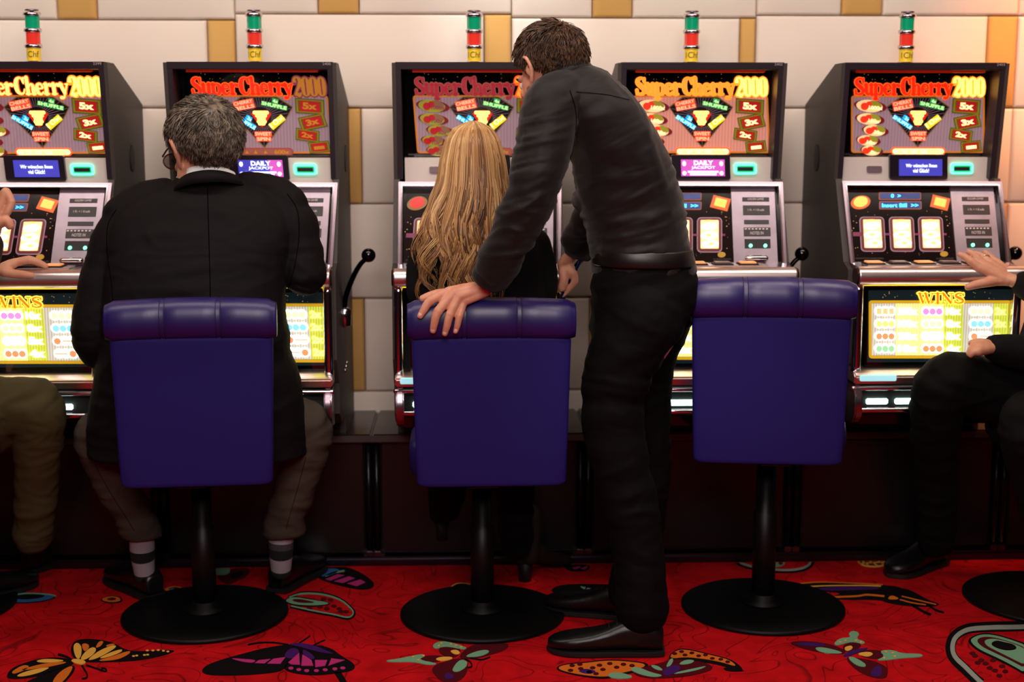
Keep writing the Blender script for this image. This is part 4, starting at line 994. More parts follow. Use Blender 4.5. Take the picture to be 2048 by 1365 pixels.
    part('reel_glass', lambda: flatmesh('reel_glass', REEL, [[(1694, 374), (1897, 374), (1912, 528), (1708, 528)]], 0.012, 0.002), M_GLASS)
    # --- button deck
    DZ = 0.968
    part('deck', lambda: prof([(4.11, DZ + .004), (3.985, DZ - .002), (3.985, DZ - .04), (4.11, DZ - .04)], -HW + .004, HW - .004).mesh('deck', MO, bevel=0.003), M_CHROME2)
    part('button_strip', lambda: MB().box(-0.205, 0.165, 4.0, 4.082, DZ - .001, DZ + .0045).mesh('button_strip', MO, bevel=0.002), mat('button_strip', '#cdb4ac', 0.25, 0.5))
    for k in range(5):
        bx = -0.178 + k * 0.073
        bt = part('play_button', lambda: MB().box(bx - .029, bx + .029, 4.012, 4.070, DZ + .003, DZ + .008).mesh('play_button', MO, bevel=0.002), M_MBLK, 'btn%d' % k)
        link('button_cap', shared('btc%d' % k, lambda: MB().box(bx - .024, bx + .024, 4.018, 4.064, DZ + .007, DZ + .012).mesh('button_cap', MO, bevel=0.003)), (em('cap_amber', '#e8a060', 0.45), em('cap_dim', '#6a5048', 0.3))[k % 2], bt)
    part('deck_bar', lambda: MB().shell(loft([((x, 3.984, 0.944), (0, -0.03, 0), (0, 0, 0.026)) for x in (-HW - .001, -HW + .004, HW - .004, HW + .001)], 24, 2.2)).mesh('deck_bar', MO, smooth=True), M_BAR)
    for s in (-1, 1):
        part('bar_cap', lambda: MB().shell(loft([((s * (HW + .001), 3.984, 0.944), (0, -0.029, 0), (0, 0, 0.0255)), ((s * (HW + .006), 3.984, 0.944), (0, -0.026, 0), (0, 0, 0.022))], 20, 2.6)).mesh('bar_cap', MO), mat('bar_cap', '#2a0c0c', 0.3), 'barcap%d' % s)
    part('deck_led_strip', lambda: MB().box(-HW + .02, HW - .02, 4.0, 4.012, 0.913, 0.918).mesh('deck_led_strip', MO), E_STRIP)
    # --- lower win table
    wb = part('win_board', lambda: flatmesh('win_board', WINP, [[(1733, 574), (2030, 572), (2027, 734), (1729, 736)]], 0.0, 0.02), M_BLACK)
    part('win_surround', lambda: flatmesh('win_surround', WINP, [[(1737, 581), (2027, 579), (2024, 723), (1734, 725)]], 0.0015, 0.001), E_WBACK, parent=wb)
    part('win_border', lambda: flatmesh('win_border', WINP, ring2(rrect(1737, 601, 2022, 717, 6), rrect(1742.5, 606.5, 2016.5, 711.5, 3)), 0.0035, 0.001), E_WBORD, parent=wb)
    for k, (x0, x1) in enumerate(((1743, 1791), (1791, 1838), (1838, 1887), (1887, 1926), (1926, 1986), (1986, 2016))):
        part('win_column', lambda: flatmesh('win_column', WINP, [[(x0, 607), (x1, 607), (x1 - .3, 711), (x0 - .3, 711)]], 0.0025, 0.001), (E_WBG, E_WHOT, E_WHOT, E_WYEL, E_WBG, E_WYEL)[k], 'wcol%d' % k, wb)
    ic = [['bar', 'bell', 'red', 'melon'], ['plum', 'lemon', 'hot', 'red'], ['lemon', 'blue', 'red', 'red']]
    va = [['200x', '100x', '20x', '10x'], ['10x', '8x', '5x', '4x'], ['2x', '2x', '2x', '2x']]
    X0 = [(1749, 1790), (1842, 1886), (1938, 1983)]; XV = [(1795, 1835), (1891, 1921), (1989, 2012)]
    for c in range(3):
        for r in range(4):
            y = 622.5 + 24.8 * r; xa, xb = X0[c]; w = (xb - xa)
            def blob():
                b = MB()
                for i in range(3): b.prism(WINP.poly(oval(xa + w * (.2 + .3 * i), y, w * .22, 9.5, 14), 0.004 + .0003 * i))
                return b.mesh('win_icon', MO)
            wi = part('win_icon', blob, E_WICON, 'wi%d%d' % (c, r), wb)
            def fruit():
                b = MB()
                for i in range(3):
                    if c == 2 and r == 2 and i: b.prism(WINP.poly([(xa + w * .42, y - 1), (xb - 2, y - 1), (xb - 2, y + 1.4), (xa + w * .42, y + 1.4)], 0.0055)); continue
                    if c == 2 and r == 3 and i < 2: b.prism(WINP.poly([(xa + 2, y - 1), (xa + w * .58, y - 1), (xa + w * .58, y + 1.4), (xa + 2, y + 1.4)], 0.0055)); continue
                    q = quadrot(xa + w * (.2 + .3 * i), y, w * .24, 12, 0) if ic[c][r] == 'bar' else oval(xa + w * (.2 + .3 * i), y + .5, w * .15, 6.6, 14)
                    b.prism(WINP.poly(q, 0.0055))
                return b.mesh('fruit', MO)
            link('fruit_print', shared('fr%d%d' % (c, r), fruit), FR[ic[c][r]], wi)
            def val():
                b = MB(); put_text(b, WINP, va[c][r], (XV[c][0], y + 7.5), (XV[c][1], y + 7.5), 15, 0.004, 0.07); return b.mesh('win_value', MO)
            part('win_value', val, E_WVALD if c == 2 else E_WVAL, 'wv%d%d' % (c, r), wb)
    wo = part('wins_outline', lambda: (lambda b: (glyph_text(b, WINP, 'WINS', 1834, 1927, 606, 20, 0.006, 2.3), b.mesh('wins_outline', MO))[1])(MB()), E_WINSO, parent=wb)
    link('wins_letters', shared('winsl', lambda: (lambda b: (glyph_text(b, WINP, 'WINS', 1834, 1927, 606, 20, 0.008, 0.35), b.mesh('wins_letters', MO))[1])(MB())), E_WINS, wo)
    sk = part('star_specks', lambda: stars('star_specks', WINP, [(1765, 584, 1828, 598), (1935, 584, 1990, 598)], 16, 9, 0.003, .4, 1.1), E_STAR, 'stars3', wb)
    sk['kind'] = 'stuff'
    part('win_glass', lambda: flatmesh('win_glass', WINP, [[(1736, 578), (2027, 576), (2024, 730), (1732, 732)]], 0.012, 0.002), M_GLASS)
    for s in (-1, 1):
        part('chrome_stile', lambda: MB().shell(loft([((s * (HW - .011), 4.006, z), (0.013, 0, 0), (0, 0.02, 0)) for z in (0.665, 0.68, 0.90, 0.918)], 14, 3)).mesh('chrome_stile', MO, smooth=True), M_CHROME, 'stile%d' % s)
    # --- payout tray
    part('tray_ledge', lambda: prof([(4.06, 0.672), (3.985, 0.668), (3.968, 0.655), (3.975, 0.632), (4.06, 0.632)], -HW, HW).mesh('tray_ledge', MO, bevel=0.004), M_BAR)
    part('ledge_glint', lambda: MB().box(-0.225, -0.12, 3.964, 3.972, 0.642, 0.660).mesh('ledge_glint', MO, bevel=0.002), E_TRAYB)  # glowing bar put in for the reflection on the chrome ledge
    part('tray_mouth', lambda: MB().box(-HW + .012, HW - .012, 4.02, 4.06, 0.52, 0.632).mesh('tray_mouth', MO), M_MBLK)
    part('tray_upper_lip', lambda: MB().shell(tube([(-HW, 3.985, 0.618), (HW, 3.985, 0.618)], [0.007, 0.007], 12, 1)).mesh('tray_upper_lip', MO, smooth=True), M_CHROME)
    for k, (a, c) in enumerate(((-0.192, -0.128), (-0.108, -0.03), (-0.01, 0.065), (0.09, 0.155))):
        part('tray_lamp', lambda: MB().box(a, c, 4.008, 4.018, 0.565, 0.582).mesh('tray_lamp', MO, bevel=0.003), E_TRAY, 'trl%d' % k)
    part('tray_lower_lip', lambda: MB().shell(tube([(-HW + .01, 3.975, 0.556), (HW - .01, 3.975, 0.556)], [0.0075, 0.0075], 12, 1)).mesh('tray_lower_lip', MO, smooth=True), M_CHROME)
    for s in (-1, 1):
        part('tray_bracket', lambda: MB().prism([(s * (HW - .002), y, z) for y, z in ((4.06, 0.63), (3.985, 0.628), (3.965, 0.60), (3.962, 0.545), (3.985, 0.515), (4.06, 0.505))], 0, (-s * 0.022, 0, 0)).mesh('tray_bracket', MO, bevel=0.004), M_CHROME2, 'brk%d' % s)
    part('tray_apron', lambda: MB().box(-HW + .022, HW - .022, 3.985, 4.02, 0.512, 0.545).mesh('tray_apron', MO, bevel=0.003), M_BLACK)
    part('base_light', lambda: MB().box(-0.2, 0.2, 4.07, 4.10, 0.497, 0.508).mesh('base_light', MO), E_TEAL)
    # --- lever on the right side
    lev = part('lever_arm', lambda: MB().shell(tube([(0.2494, 4.28, 0.8096), (0.2593, 4.28, 0.8583), (0.2799, 4.28, 0.9114), (0.3015, 4.28, 0.9492), (0.3183, 4.28, 0.9658)], [0.0095, 0.0085, 0.008, 0.0075, 0.007], 12, 4)).mesh('lever_arm', MO, smooth=True), mat('lever_black', '#0c0a0c', 0.12, 0.9))
    link('lever_knob', shared('knob', lambda: MB().shell(ellip((0.3275, 4.28, 0.9778), (0.0215, 0.0215, 0.0215))).mesh('lever_knob', MO, smooth=True)), mat('knob_black', '#050405', 0.08), lev)
    part('lever_mount', lambda: MB().shell(lathe([(0.012, -0.03), (0.02, -0.026), (0.021, 0.02), (0.016, 0.026), (0.010, 0.03)], 20, (0.2521, 4.28, 0.7912))).shell(tube([(0.245, 4.28, 0.7912), (0.2521, 4.28, 0.7912)], [0.012, 0.012], 12, 1)).mesh('lever_mount', MO, smooth=True), M_CHROME)
    for k, (y, z) in enumerate(((4.29, 0.625), (4.32, 0.631), (4.35, 0.637))):
        part('side_bolt', lambda: MB().shell(ellip((HW + .011, y, z), (0.006, 0.007, 0.007), None, 10, 6)).mesh('side_bolt', MO, smooth=True), M_CHROME, 'bolt%d' % k)
    # --- signal tower on the roof
    SX, SY, SZ = -0.008, 4.37, 1.515
    tower = part('signal_tower', lambda: MB().shell(lathe([(0.02, 0), (0.02, 0.04), (0.006, 0.041), (0.006, 0.185), (0.02, 0.186), (0.02, 0.19)], 24, (SX, SY, SZ))).mesh('signal_tower', MO, smooth=True), M_CHROME2)
    for k, z in enumerate((0.034, 0.083, 0.129, 0.176)):
        link('chrome_ring', shared('ring%d' % k, lambda: MB().shell(lathe([(0.018, -.0055), (0.0245, -.0055), (0.0265, 0), (0.0245, .0055), (0.018, .0055)], 24, (SX, SY, SZ + z))).mesh('chrome_ring', MO, smooth=True)), M_CHROME, tower)
    for nm, a, c, mm in (('green_lens', 0.133, 0.172, M_GREENL), ('red_lens', 0.087, 0.125, M_REDL), ('yellow_band', 0.038, 0.079, M_YELB)):
        def lens():
            n = 24; b = MB(); pr_ = []
            for z in (a, c):
                pr_.append([(SX + (0.0205 + (0.0012 if (j % 4 == 0 and nm != 'yellow_band') else 0)) * math.cos(2 * math.pi * j / n), SY + 0.0205 * math.sin(2 * math.pi * j / n), SZ + z) for j in range(n)])
            b.add(pr_[0] + pr_[1], [(j, (j + 1) % n, n + (j + 1) % n, n + j) for j in range(n)])
            return b.mesh(nm, MO, smooth=(nm == 'yellow_band'))
        ln = link(nm, shared(nm, lens), mm, tower)
        if nm == 'yellow_band':
            def bt():
                vs, fs, _ = text_shape('1Chf', 0.0)
                return MB().add([(SX + 0.0212 * math.sin((u - .5) * 2.0), SY - 0.0212 * math.cos((u - .5) * 2.0), SZ + 0.05 + v * 0.018) for u, v in vs], fs).mesh('band_text', MO)
            # sub-part kept on the second level of the tower
            link('coin_lettering', shared('chf', bt), M_INK, tower)
    return root

LBL = ['slot machine at the left edge, cut by the frame, welcome message on its screen',
       'slot machine in front of the grey-haired man, dim red title glass',
       'slot machine in front of the long-haired blonde woman',
       'slot machine behind the empty stool, brightly lit orange title glass',
       'slot machine at the right with a hand resting on its buttons']
machine(0, LBL[0], '2399', ('ylw', 'orgo', 'ylw', 'ylwo'), 'luck', dict(plates=True, tickets=(1, 1, 1, 1), pill=True, reels=True, oval=True))
machine(1, LBL[1], '2400', ('red', 'redo', 'dim', 'dimo'), 'jackpot_blue', dict(plates=False, tickets=(0, 0, 0, 0), pill=False, reels=True, oval=True))
machine(2, LBL[2], '2401', ('dimr', 'dimro', 'org', 'orgo'), 'luck', dict(plates=False, tickets=(1, 0, 1, 1), pill=False, reels=False, oval=False))
machine(3, LBL[3], '2402', ('org', 'ylwo', 'ylw', 'ylwo'), 'jackpot_pink', dict(plates=True, tickets=(1, 1, 1, 1), pill=True, reels=True, oval=True), 1)
machine(4, LBL[4], '2403', ('red', 'redo', 'ylw', 'ylwo'), 'luck', dict(plates=True, tickets=(1, 1, 1, 1), pill=True, reels=True, oval=True))
# ================================================================== stools
M_VINYL = mat('stool_leather', '#1c1256', 0.4, spec=0.6, bump=(260, 0.12, 0.001))
M_FABRIC = mat('stool_back_cloth', '#180c60', 0.7, spec=0.3, bump=(1400, 0.4, 0.0008))
M_STITCH = mat('stitch', '#151030', 0.6)
M_POLE = mat('stool_pole', '#0b0809', 0.45, spec=0.25)
M_BASE = mat('stool_base', '#040404', 0.5, spec=0.2)

def stool_meshes():
    S = {}
    # back roll: long bolster with two double seams
    secs = []
    for x in (-.215, -.212, -.205, -.195, -.16, -.12, -.076, -.073, -.070, -.067, -.064, -.03, 0, .03, .064, .067, .070, .073, .076, .12, .16, .195, .205, .212, .215):
        k = 1.0
        if abs(x) > .2: k = 0.94 - (abs(x) - .2) * 6
        if abs(x) in (.073, .067): k = 0.965
        up = 0.006 * (1 - (x / .215) ** 2)
        secs.append(((x, 0, 0.0 + up), (0, 0.048 * k, 0), (0, 0, (0.052 + up * .4) * k)))
    S['roll'] = MB().shell(loft(secs, 30, 2.3)).mesh('back_roll', smooth=True)
    for q, x in enumerate((-.076, -.064, .064, .076)):
        S['stitch%d' % q] = MB().shell(tube([(x, -0.0482 * math.copysign(abs(math.cos(a)) ** .87, math.cos(a)), 0.005 + 0.0542 * math.copysign(abs(math.sin(a)) ** .87, math.sin(a))) for a in [math.radians(-65 + 245 * i / 20) for i in range(21)]], [0.0011] * 21, 6, 1, False)).mesh('stitching', smooth=True)
    S['back'] = MB().shell(loft([((0, 0, z), ((.205 - .010 * (0.40 - z) / .40) * k, 0, 0), (0, .028 * k, 0)) for z, k in ((0.0, .9), (0.004, .97), (0.012, 1), (.1, 1), (.2, 1), (.3, 1), (.385, 1), (.40, .98))], 40, 9)).mesh('backrest', smooth=True)
    S['seat'] = MB().shell(loft([((0, 0, z), (.2 * k, 0, 0), (0, .165 * k, 0)) for z, k in ((0, .93), (.01, .98), (.03, 1), (.06, 1), (.085, .98), (.1, .9), (.104, .6), (.105, .2))], 40, 5)).mesh('seat', smooth=True)
    S['pole'] = MB().shell(lathe([(.033, 0), (.033, .26), (.027, .265), (.027, .45)], 24)).mesh('pole', smooth=True)
    S['collar'] = MB().shell(lathe([(.06, 0), (.06, .01), (.036, .014), (.036, .03)], 24)).mesh('collar', smooth=True)
    S['base'] = MB().shell(lathe([(.225, 0.0), (.232, .003), (.232, .009), (.226, .013), (.10, .015), (.035, .017)], 64)).mesh('base_disc', smooth=True)
    S['bracket'] = MB().box(-.04, .04, -.24, .05, 0, .012).mesh('bracket', bevel=.003)
    return S
SM = stool_meshes()
def stool(px, py, deg, lift, label, dx=0.0, off=0.0):
    p = FLR(px, py)
    r = empty('bar_stool', (p.x, p.y, 0)); r.rotation_euler = (0, 0, math.radians(deg))
    tag(r, label, 'stool', 'blue padded stools in front of the machines')
    sz = 0.435 + lift
    link('base_disc', SM['base'], M_BASE, r)
    pl = link('pole', SM['pole'], M_POLE, r, (0, 0, 0.014)); pl.scale.z = (sz - 0.014) / .45
    link('collar', SM['collar'], M_BASE, r, (0, 0, 0.015))
    link('bracket', SM['bracket'], M_POLE, r, (0, 0, sz - .004))
    link('seat', SM['seat'], M_VINYL, r, (0, -.045, sz + .008))
    bk = link('backrest', SM['back'], M_FABRIC, r, (dx, -.225 + off, sz + .005))
    bk.rotation_euler = (math.radians(2), 0, 0)
    rl = link('back_roll', SM['roll'], M_VINYL, r, (dx, -.24 + off, sz + .44))
    for q in range(4): link('stitching', SM['stitch%d' % q], M_STITCH, rl)
    return r
ST1 = stool(411, 1231, 4.5, 0.0, 'blue stool on which the grey-haired man in the suit sits', 0.018)
ST2 = stool(965, 1230, 1.0, 0.0, 'blue stool with a man\'s hand resting on its back roll', 0.018)
ST3 = stool(1525, 1216, -7.0, 0.045, 'empty blue stool in front of the brightly lit machine', -0.022)
ST4 = stool(2090, 1200, 72, 0.0, 'stool at the right edge, mostly hidden by the seated person in black')
ST5 = stool(-135, 1215, -72, 0.0, 'stool at the left edge, under the person in olive trousers')
# ================================================================== people: builders
def skin_material(name, c1, c2):
    m = mat(name, c1, 0.5, spec=0.4, var=(38, c2, 0.22), bump=(500, 0.12, 0.0006))
    b = m.node_tree.nodes['Principled BSDF']
    b.inputs['Subsurface Weight'].default_value = 0.0
    b.inputs['Subsurface Radius'].default_value = (0.01, 0.004, 0.002)
    b.inputs['Subsurface Scale'].default_value = 0.4
    return m
M_SKIN = skin_material('skin_warm', '#d39a78', '#c7856a')
M_SKIN2 = skin_material('skin_fair', '#dea080', '#d0866c')
M_NAIL = mat('nail', '#e8b8a4', 0.3)
M_EYEW = mat('eye_white', '#d8d0c8', 0.3)
M_LIP = mat('lip', '#b06a5c', 0.5)
M_SUIT = mat('suit_wool', '#131011', 0.75, spec=0.12, bump=(900, 0.35, 0.0008), var=(60, '#0f0c0d', 0.3), sheen=0.0)
M_SHIRTB = mat('shirt_black', '#171312', 0.58, spec=0.2, bump=(800, 0.2, 0.0006), sheen=0.1)
M_TROUB = mat('trousers_black', '#060505', 0.8, spec=0.12, bump=(900, 0.3, 0.0008))
M_TROUG = mat('trousers_taupe', '#453d34', 0.85, spec=0.1, bump=(900, 0.3, 0.0008))
M_OLIVE = mat('trousers_olive', '#443c24', 0.85, spec=0.15, bump=(900, 0.3, 0.0008))
M_TOPB = mat('knit_black', '#060506', 0.85, spec=0.2, bump=(700, 0.3, 0.001))
M_SHOE = mat('shoe_leather', '#0a080a', 0.34, spec=0.45)
M_SOLE = mat('shoe_sole', '#080707', 0.6)
M_WHITE = mat('white_cotton', '#f6f4f4', 0.7)
M_SOCKL = mat('sock_light', '#9a8f98', 0.85); M_SOCKD = mat('sock_dark', '#0d0b0d', 0.9); M_SOCKG = mat('sock_grey', '#3a363c', 0.9)

def sec(y, xl, xr, Y, hd, rot=0.0):
    """horizontal slice of a figure: left and right photo positions at height y, depth Y, half depth hd"""
    a, c = J(xl, y, Y), J(xr, y, Y)
    v = (c - a) * 0.5; R = Matrix.Rotation(rot, 3, 'Z')
    return ((a + c) * 0.5, R @ v, R @ Vector((0, hd, 0)))

def garment(name, shells, voxel, m, parent, fn=None, iters=5, label=None):
    co, fc = fuse_raw(shells, voxel, iters)
    if fn: co = wrinkle(co, fc, fn)
    o = link(name, mesh_from(name, [(co, fc)]), m)
    o.parent = parent; o.matrix_parent_inverse = parent.matrix_world.inverted()
    if label: o['label'] = label
    return o

def child(o, parent):
    o.parent = parent; o.matrix_parent_inverse = parent.matrix_world.inverted(); return o

def head_matrix(c, yaw, pitch, roll=0.0, s=1.0):
    """local head axes: x right, y face direction, z up; yaw to the left positive"""
    return Matrix.Translation(c) @ Matrix.Rotation(yaw, 4, 'Z') @ Matrix.Rotation(-pitch, 4, 'X') @ Matrix.Rotation(roll, 4, 'Y') @ Matrix.Scale(s, 4)

def head_shells():
    S = [ellip((0, -0.018, 0.03), (0.075, 0.094, 0.088)), ellip((0, 0.035, -0.02), (0.062, 0.062, 0.078)), ellip((0, 0.02, -0.06), (0.058, 0.06, 0.05)),
         ellip((0, 0.058, -0.088), (0.036, 0.032, 0.026)), ellip((0, 0.078, 0.03), (0.045, 0.02, 0.014)), ellip((0, 0.082, -0.066), (0.022, 0.014, 0.009)),
         ellip((0.032, 0.07, -0.02), (0.024, 0.022, 0.02)), ellip((-0.032, 0.07, -0.02), (0.024, 0.022, 0.02)),
         tube([(0, 0.085, 0.03), (0, 0.1, 0.0), (0, 0.112, -0.024), (0, 0.098, -0.034)], [0.009, 0.011, 0.014, 0.012], 10, 3)]
    for s in (-1, 1):
        S.append(ellip((s * 0.012, 0.098, -0.031), (0.008, 0.01, 0.007)))
        # ear: rim and lobe around a shallow bowl
        pts = [(s * 0.076, 0.012, 0.012), (s * 0.083, 0.004, 0.032), (s * 0.091, -0.012, 0.036), (s * 0.095, -0.025, 0.022), (s * 0.09, -0.024, 0.0), (s * 0.083, -0.012, -0.018), (s * 0.078, 0.0, -0.028)]
        S.append(tube(pts, [0.0055, 0.006, 0.006, 0.006, 0.0055, 0.006, 0.0065], 8, 3))
        S.append(ellip((s * 0.08, -0.008, 0.006), (0.006, 0.017, 0.024)))
    return S

def head_piece(M, neck, voxel=0.0038, beard=False):
    """neck: world points and radii below the skull"""
    sh = [([M @ Vector(v) for v in vs], fs) for vs, fs in head_shells()]
    sh.append(tube(neck[0], neck[1], 16, 4))
    co, fc = fuse_raw(sh, voxel, 4)
    return co, fc

def face_details(M, parent):
    for s in (-1, 1):
        b = MB().shell(ellip((s * 0.031, 0.078, 0.008), (0.013, 0.012, 0.012), None, 12, 8))
        b.v = [tuple(M @ Vector(v)) for v in b.v]
        child(link('eye', b.mesh('eye', smooth=True), M_EYEW), parent)
        b = MB().shell(ellip((s * 0.031, 0.0885, 0.008), (0.0055, 0.0025, 0.0055), None, 10, 6))
        b.v = [tuple(M @ Vector(v)) for v in b.v]
        child(link('iris', b.mesh('iris', smooth=True), mat('iris', '#2a1c14', 0.2)), parent)
        b = MB().shell(tube([(s * 0.012, 0.094, 0.028), (s * 0.03, 0.092, 0.034), (s * 0.05, 0.078, 0.028)], [0.003, 0.004, 0.0025], 6, 3))
        b.v = [tuple(M @ Vector(v)) for v in b.v]
        child(link('eyebrow', b.mesh('eyebrow', smooth=True), mat('eyebrow', '#33241a', 0.8)), parent)
    b = MB().shell(tube([(-0.022, 0.088, -0.06), (0, 0.096, -0.058), (0.022, 0.088, -0.06)], [0.002, 0.0045, 0.002], 8, 3)).shell(tube([(-0.02, 0.088, -0.066), (0, 0.096, -0.068), (0.02, 0.088, -0.066)], [0.002, 0.005, 0.002], 8, 3))
    b.v = [tuple(M @ Vector(v)) for v in b.v]
    child(link('mouth', b.mesh('mouth', smooth=True), M_LIP), parent)

def hair_mask(d):
    """d: unit direction in head space; > 0 where hair grows"""
    ang = math.degrees(math.atan2(abs(d.x), -d.y))       # 0 at the back, 180 at the face
    pts = [(0, -0.8), (40, -0.78), (66, -0.55), (84, -0.16), (92, -0.05), (102, -0.12), (112, 0.22), (130, 0.5), (180, 0.62)]
    for (a0, z0), (a1, z1) in zip(pts[:-1], pts[1:]):
        if a0 <= ang <= a1:
            z = z0 + (z1 - z0) * (ang - a0) / (a1 - a0); break
    return d.z - z

def short_hair(M, parent, m, thick, length, n, seed, curl, rr=(.0008, .0018), tuft=0.0):
    rnd = random.Random(seed)
    C = Vector((0, -0.016, 0.03)); R = Vector((0.079, 0.099, 0.092))
    NU, NV = 96, 56; vs = []; fs = []
    def surf(d, extra):
        return C + Vector((d.x * (R.x + extra), d.y * (R.y + extra), d.z * (R.z + extra)))
    for j in range(NV + 1):
        ph = math.pi * j / NV
        for i in range(NU):
            th = 2 * math.pi * i / NU
            d = Vector((math.sin(ph) * math.cos(th), math.sin(ph) * math.sin(th), math.cos(ph)))
            k = max(0.0, min(1.0, (hair_mask(d) + 0.02) / 0.12))
            t = thick * (0.45 + 0.55 * max(0, d.z + 0.2)) * k
            p = surf(d, 0)
            wob = 0.004 * noise.noise(p * 45) + 0.003 * noise.noise(p * 110)
            vs.append(M @ surf(d, t + wob * k - 0.014 * (1 - k)))
    for j in range(NV):
        for i in range(NU):
            fs.append((j * NU + i, j * NU + (i + 1) % NU, (j + 1) * NU + (i + 1) % NU, (j + 1) * NU + i))
    b = MB().add(vs, fs)
    cnt = 0
    while cnt < n:
        d = Vector((rnd.gauss(0, 1), rnd.gauss(0, 1), rnd.gauss(0, 1))).normalized()
        hm = hair_mask(d)
        if hm < -0.02: continue
        cnt += 1
        t = thick * (0.45 + 0.55 * max(0, d.z + 0.2)) * min(1, (hm + .05) / .12)
        p = surf(d, t - 0.004)
        nrm = d.copy()
        # whorl near the crown: hair runs forward on top, down at the back and sides
        flow = Vector((0.25 * d.x, 0.9 * max(0.0, d.z), -1.0 + 0.75 * max(0.0, d.z)))
        flow = (flow - nrm * flow.dot(nrm)).normalized()
        wave = nrm.cross(flow)
        L = length * rnd.uniform(0.6, 1.25) * (0.55 + 0.45 * min(1, (hm + .1) / .5))
        q = [p]; up = rnd.uniform(0.1, 0.55) + tuft * max(0, d.z)
        ph = rnd.uniform(0, 6.28); am = curl * rnd.uniform(.4, 1.3)
        clump = noise.noise(p * 30) * 1.2
        for k in range(1, 6):
            s_ = k / 5
            q.append(p + flow * (L * s_) + nrm * (up * L * (s_ - 0.75 * s_ * s_)) + wave * (am * math.sin(ph * .3 + clump * 3 + s_ * 4.5) * s_) )
        r = rnd.uniform(rr[0], rr[1])
        b.shell(tube([M @ v for v in q], [r, r, r, r * .9, r * .7, r * .25], 3, 1, False))
    me = b.mesh('hair', smooth=True, recalc=False)
    o = link('hair', me, m)
    return child(o, parent)

def hair_material(name, cols, scale=90):
    m = mat(name, cols[0], 0.42, spec=0.5)
    nt = m.node_tree; b = nt.nodes['Principled BSDF']
    tc = nt.nodes.new('ShaderNodeTexCoord'); n = nt.nodes.new('ShaderNodeTexNoise'); n.inputs['Scale'].default_value = scale; n.inputs['Detail'].default_value = 5
    r = nt.nodes.new('ShaderNodeValToRGB'); r.color_ramp.elements[0].position = .34; r.color_ramp.elements[1].position = .68
    r.color_ramp.elements[0].color = rgb(cols[0]); r.color_ramp.elements[1].color = rgb(cols[1])
    nt.links.new(tc.outputs['Object'], n.inputs['Vector']); nt.links.new(n.outputs['Fac'], r.inputs['Fac']); nt.links.new(r.outputs['Color'], b.inputs['Base Color'])
    return m

def hand_piece(wrist, mcps, fingers, thumb, rw=0.026, rf=0.0113, back=(0, -1, 0), voxel=0.0023):
    """wrist: two points of the forearm end; mcps: four knuckles; fingers: joint lists after the knuckle"""
    S = []
    w0, w1 = Vector(wrist[0]), Vector(wrist[1])
    S.append(tube([w0, w1], [rw, rw * 0.92], 14, 1, True, 0.72))
    cen = sum((Vector(p) for p in mcps), Vector()) / 4
    for i, p in enumerate(mcps):
        p = Vector(p); a = w1 + (p - cen) * 0.42
        S.append(tube([a, a.lerp(p, .55), p], [0.0152, 0.015, 0.0136], 12, 3))
        if i < 3:
            q = (p + Vector(mcps[i + 1])) * .5; a2 = w1 + (q - cen) * 0.42
            S.append(tube([a2, a2.lerp(q, .55), q.lerp(a2, .12)], [0.015, 0.0142, 0.011], 10, 3))
    for i, f in enumerate(fingers):
        k = (1.0, 1.03, 0.98, 0.86)[i]
        pts = [Vector(mcps[i])] + [Vector(p) for p in f]
        rr = [0.0126 * k, rf * 1.02 * k, rf * 0.9 * k, rf * 0.72 * k][:len(pts)]
        if len(pts) == 3: rr = [0.0126 * k, rf * k, rf * 0.78 * k]
        S.append(tube(pts, rr, 12, 4))
        if len(pts) == 4: S.append(ellip(pts[1], (rf * 1.1 * k,) * 3, None, 12, 8))
    tp = [Vector(p) for p in thumb]
    S.append(tube(tp, [0.0155, 0.0132, 0.0122, 0.0098][:len(tp)], 12, 4))
    S.append(tube([w1, (w1 + tp[0]) * .5, tp[0]], [0.016, 0.016, 0.0145], 12, 2))
    return fuse_raw(S, voxel, 3)

def nails(tips, normals):
    parts = []
    for (a, t), n in zip(tips, normals):
        a, t, n = Vector(a), Vector(t), Vector(n).normalized()
        d = (t - a).normalized(); n = (n - d * n.dot(d)).normalized(); s = d.cross(n)
        c = t - d * 0.0045 + n * 0.0068
        R = Matrix((s, d, n)).transposed()
        v, f = ellip(c, (0.0052, 0.0068, 0.0022), R, 12, 6)
        parts.append((np.array([tuple(x) for x in v]), f, 1))
    return parts

def shoe(parent, heel, direction, L=0.29, w=1.0, name='shoe', pitch=0.0):
    d = Vector(direction).normalized(); s = Vector((d.y, -d.x, 0)); h = Vector(heel); up = Vector((0, 0, 1))
    T = [(0.0, .020, .058), (.02, .027, .072), (.06, .031, .082), (.10, .033, .080), (.14, .037, .062), (.18, .042, .050), (.22, .044, .043), (.25, .040, .037), (.275, .028, .030), (.288, .012, .022)]
    k = L / 0.29
    secs = [(h + d * (t * k) + up * (.012 + hh / 2), s * (ww * w), up * (hh / 2)) for t, ww, hh in T]
    co, fc = fuse_raw([loft(secs, 20, 2.6, 2)], 0.005, 3)
    o = child(link(name, mesh_from(name, [(co, fc)]), M_SHOE), parent)
    out = [(t * k, (ww + .004) * w) for t, ww, hh in T]
    pl = [h + d * (t - .004) + s * ww for t, ww in out] + [h + d * (out[-1][0] + .004)] + [h + d * (t - .004) - s * ww for t, ww in out[::-1]]
    b = MB().prism([p + up * 0.002 for p in pl], 0, (0, 0, 0.013))
    child(link('sole', b.mesh('sole', bevel=0.002), M_SOLE), o)
    return o

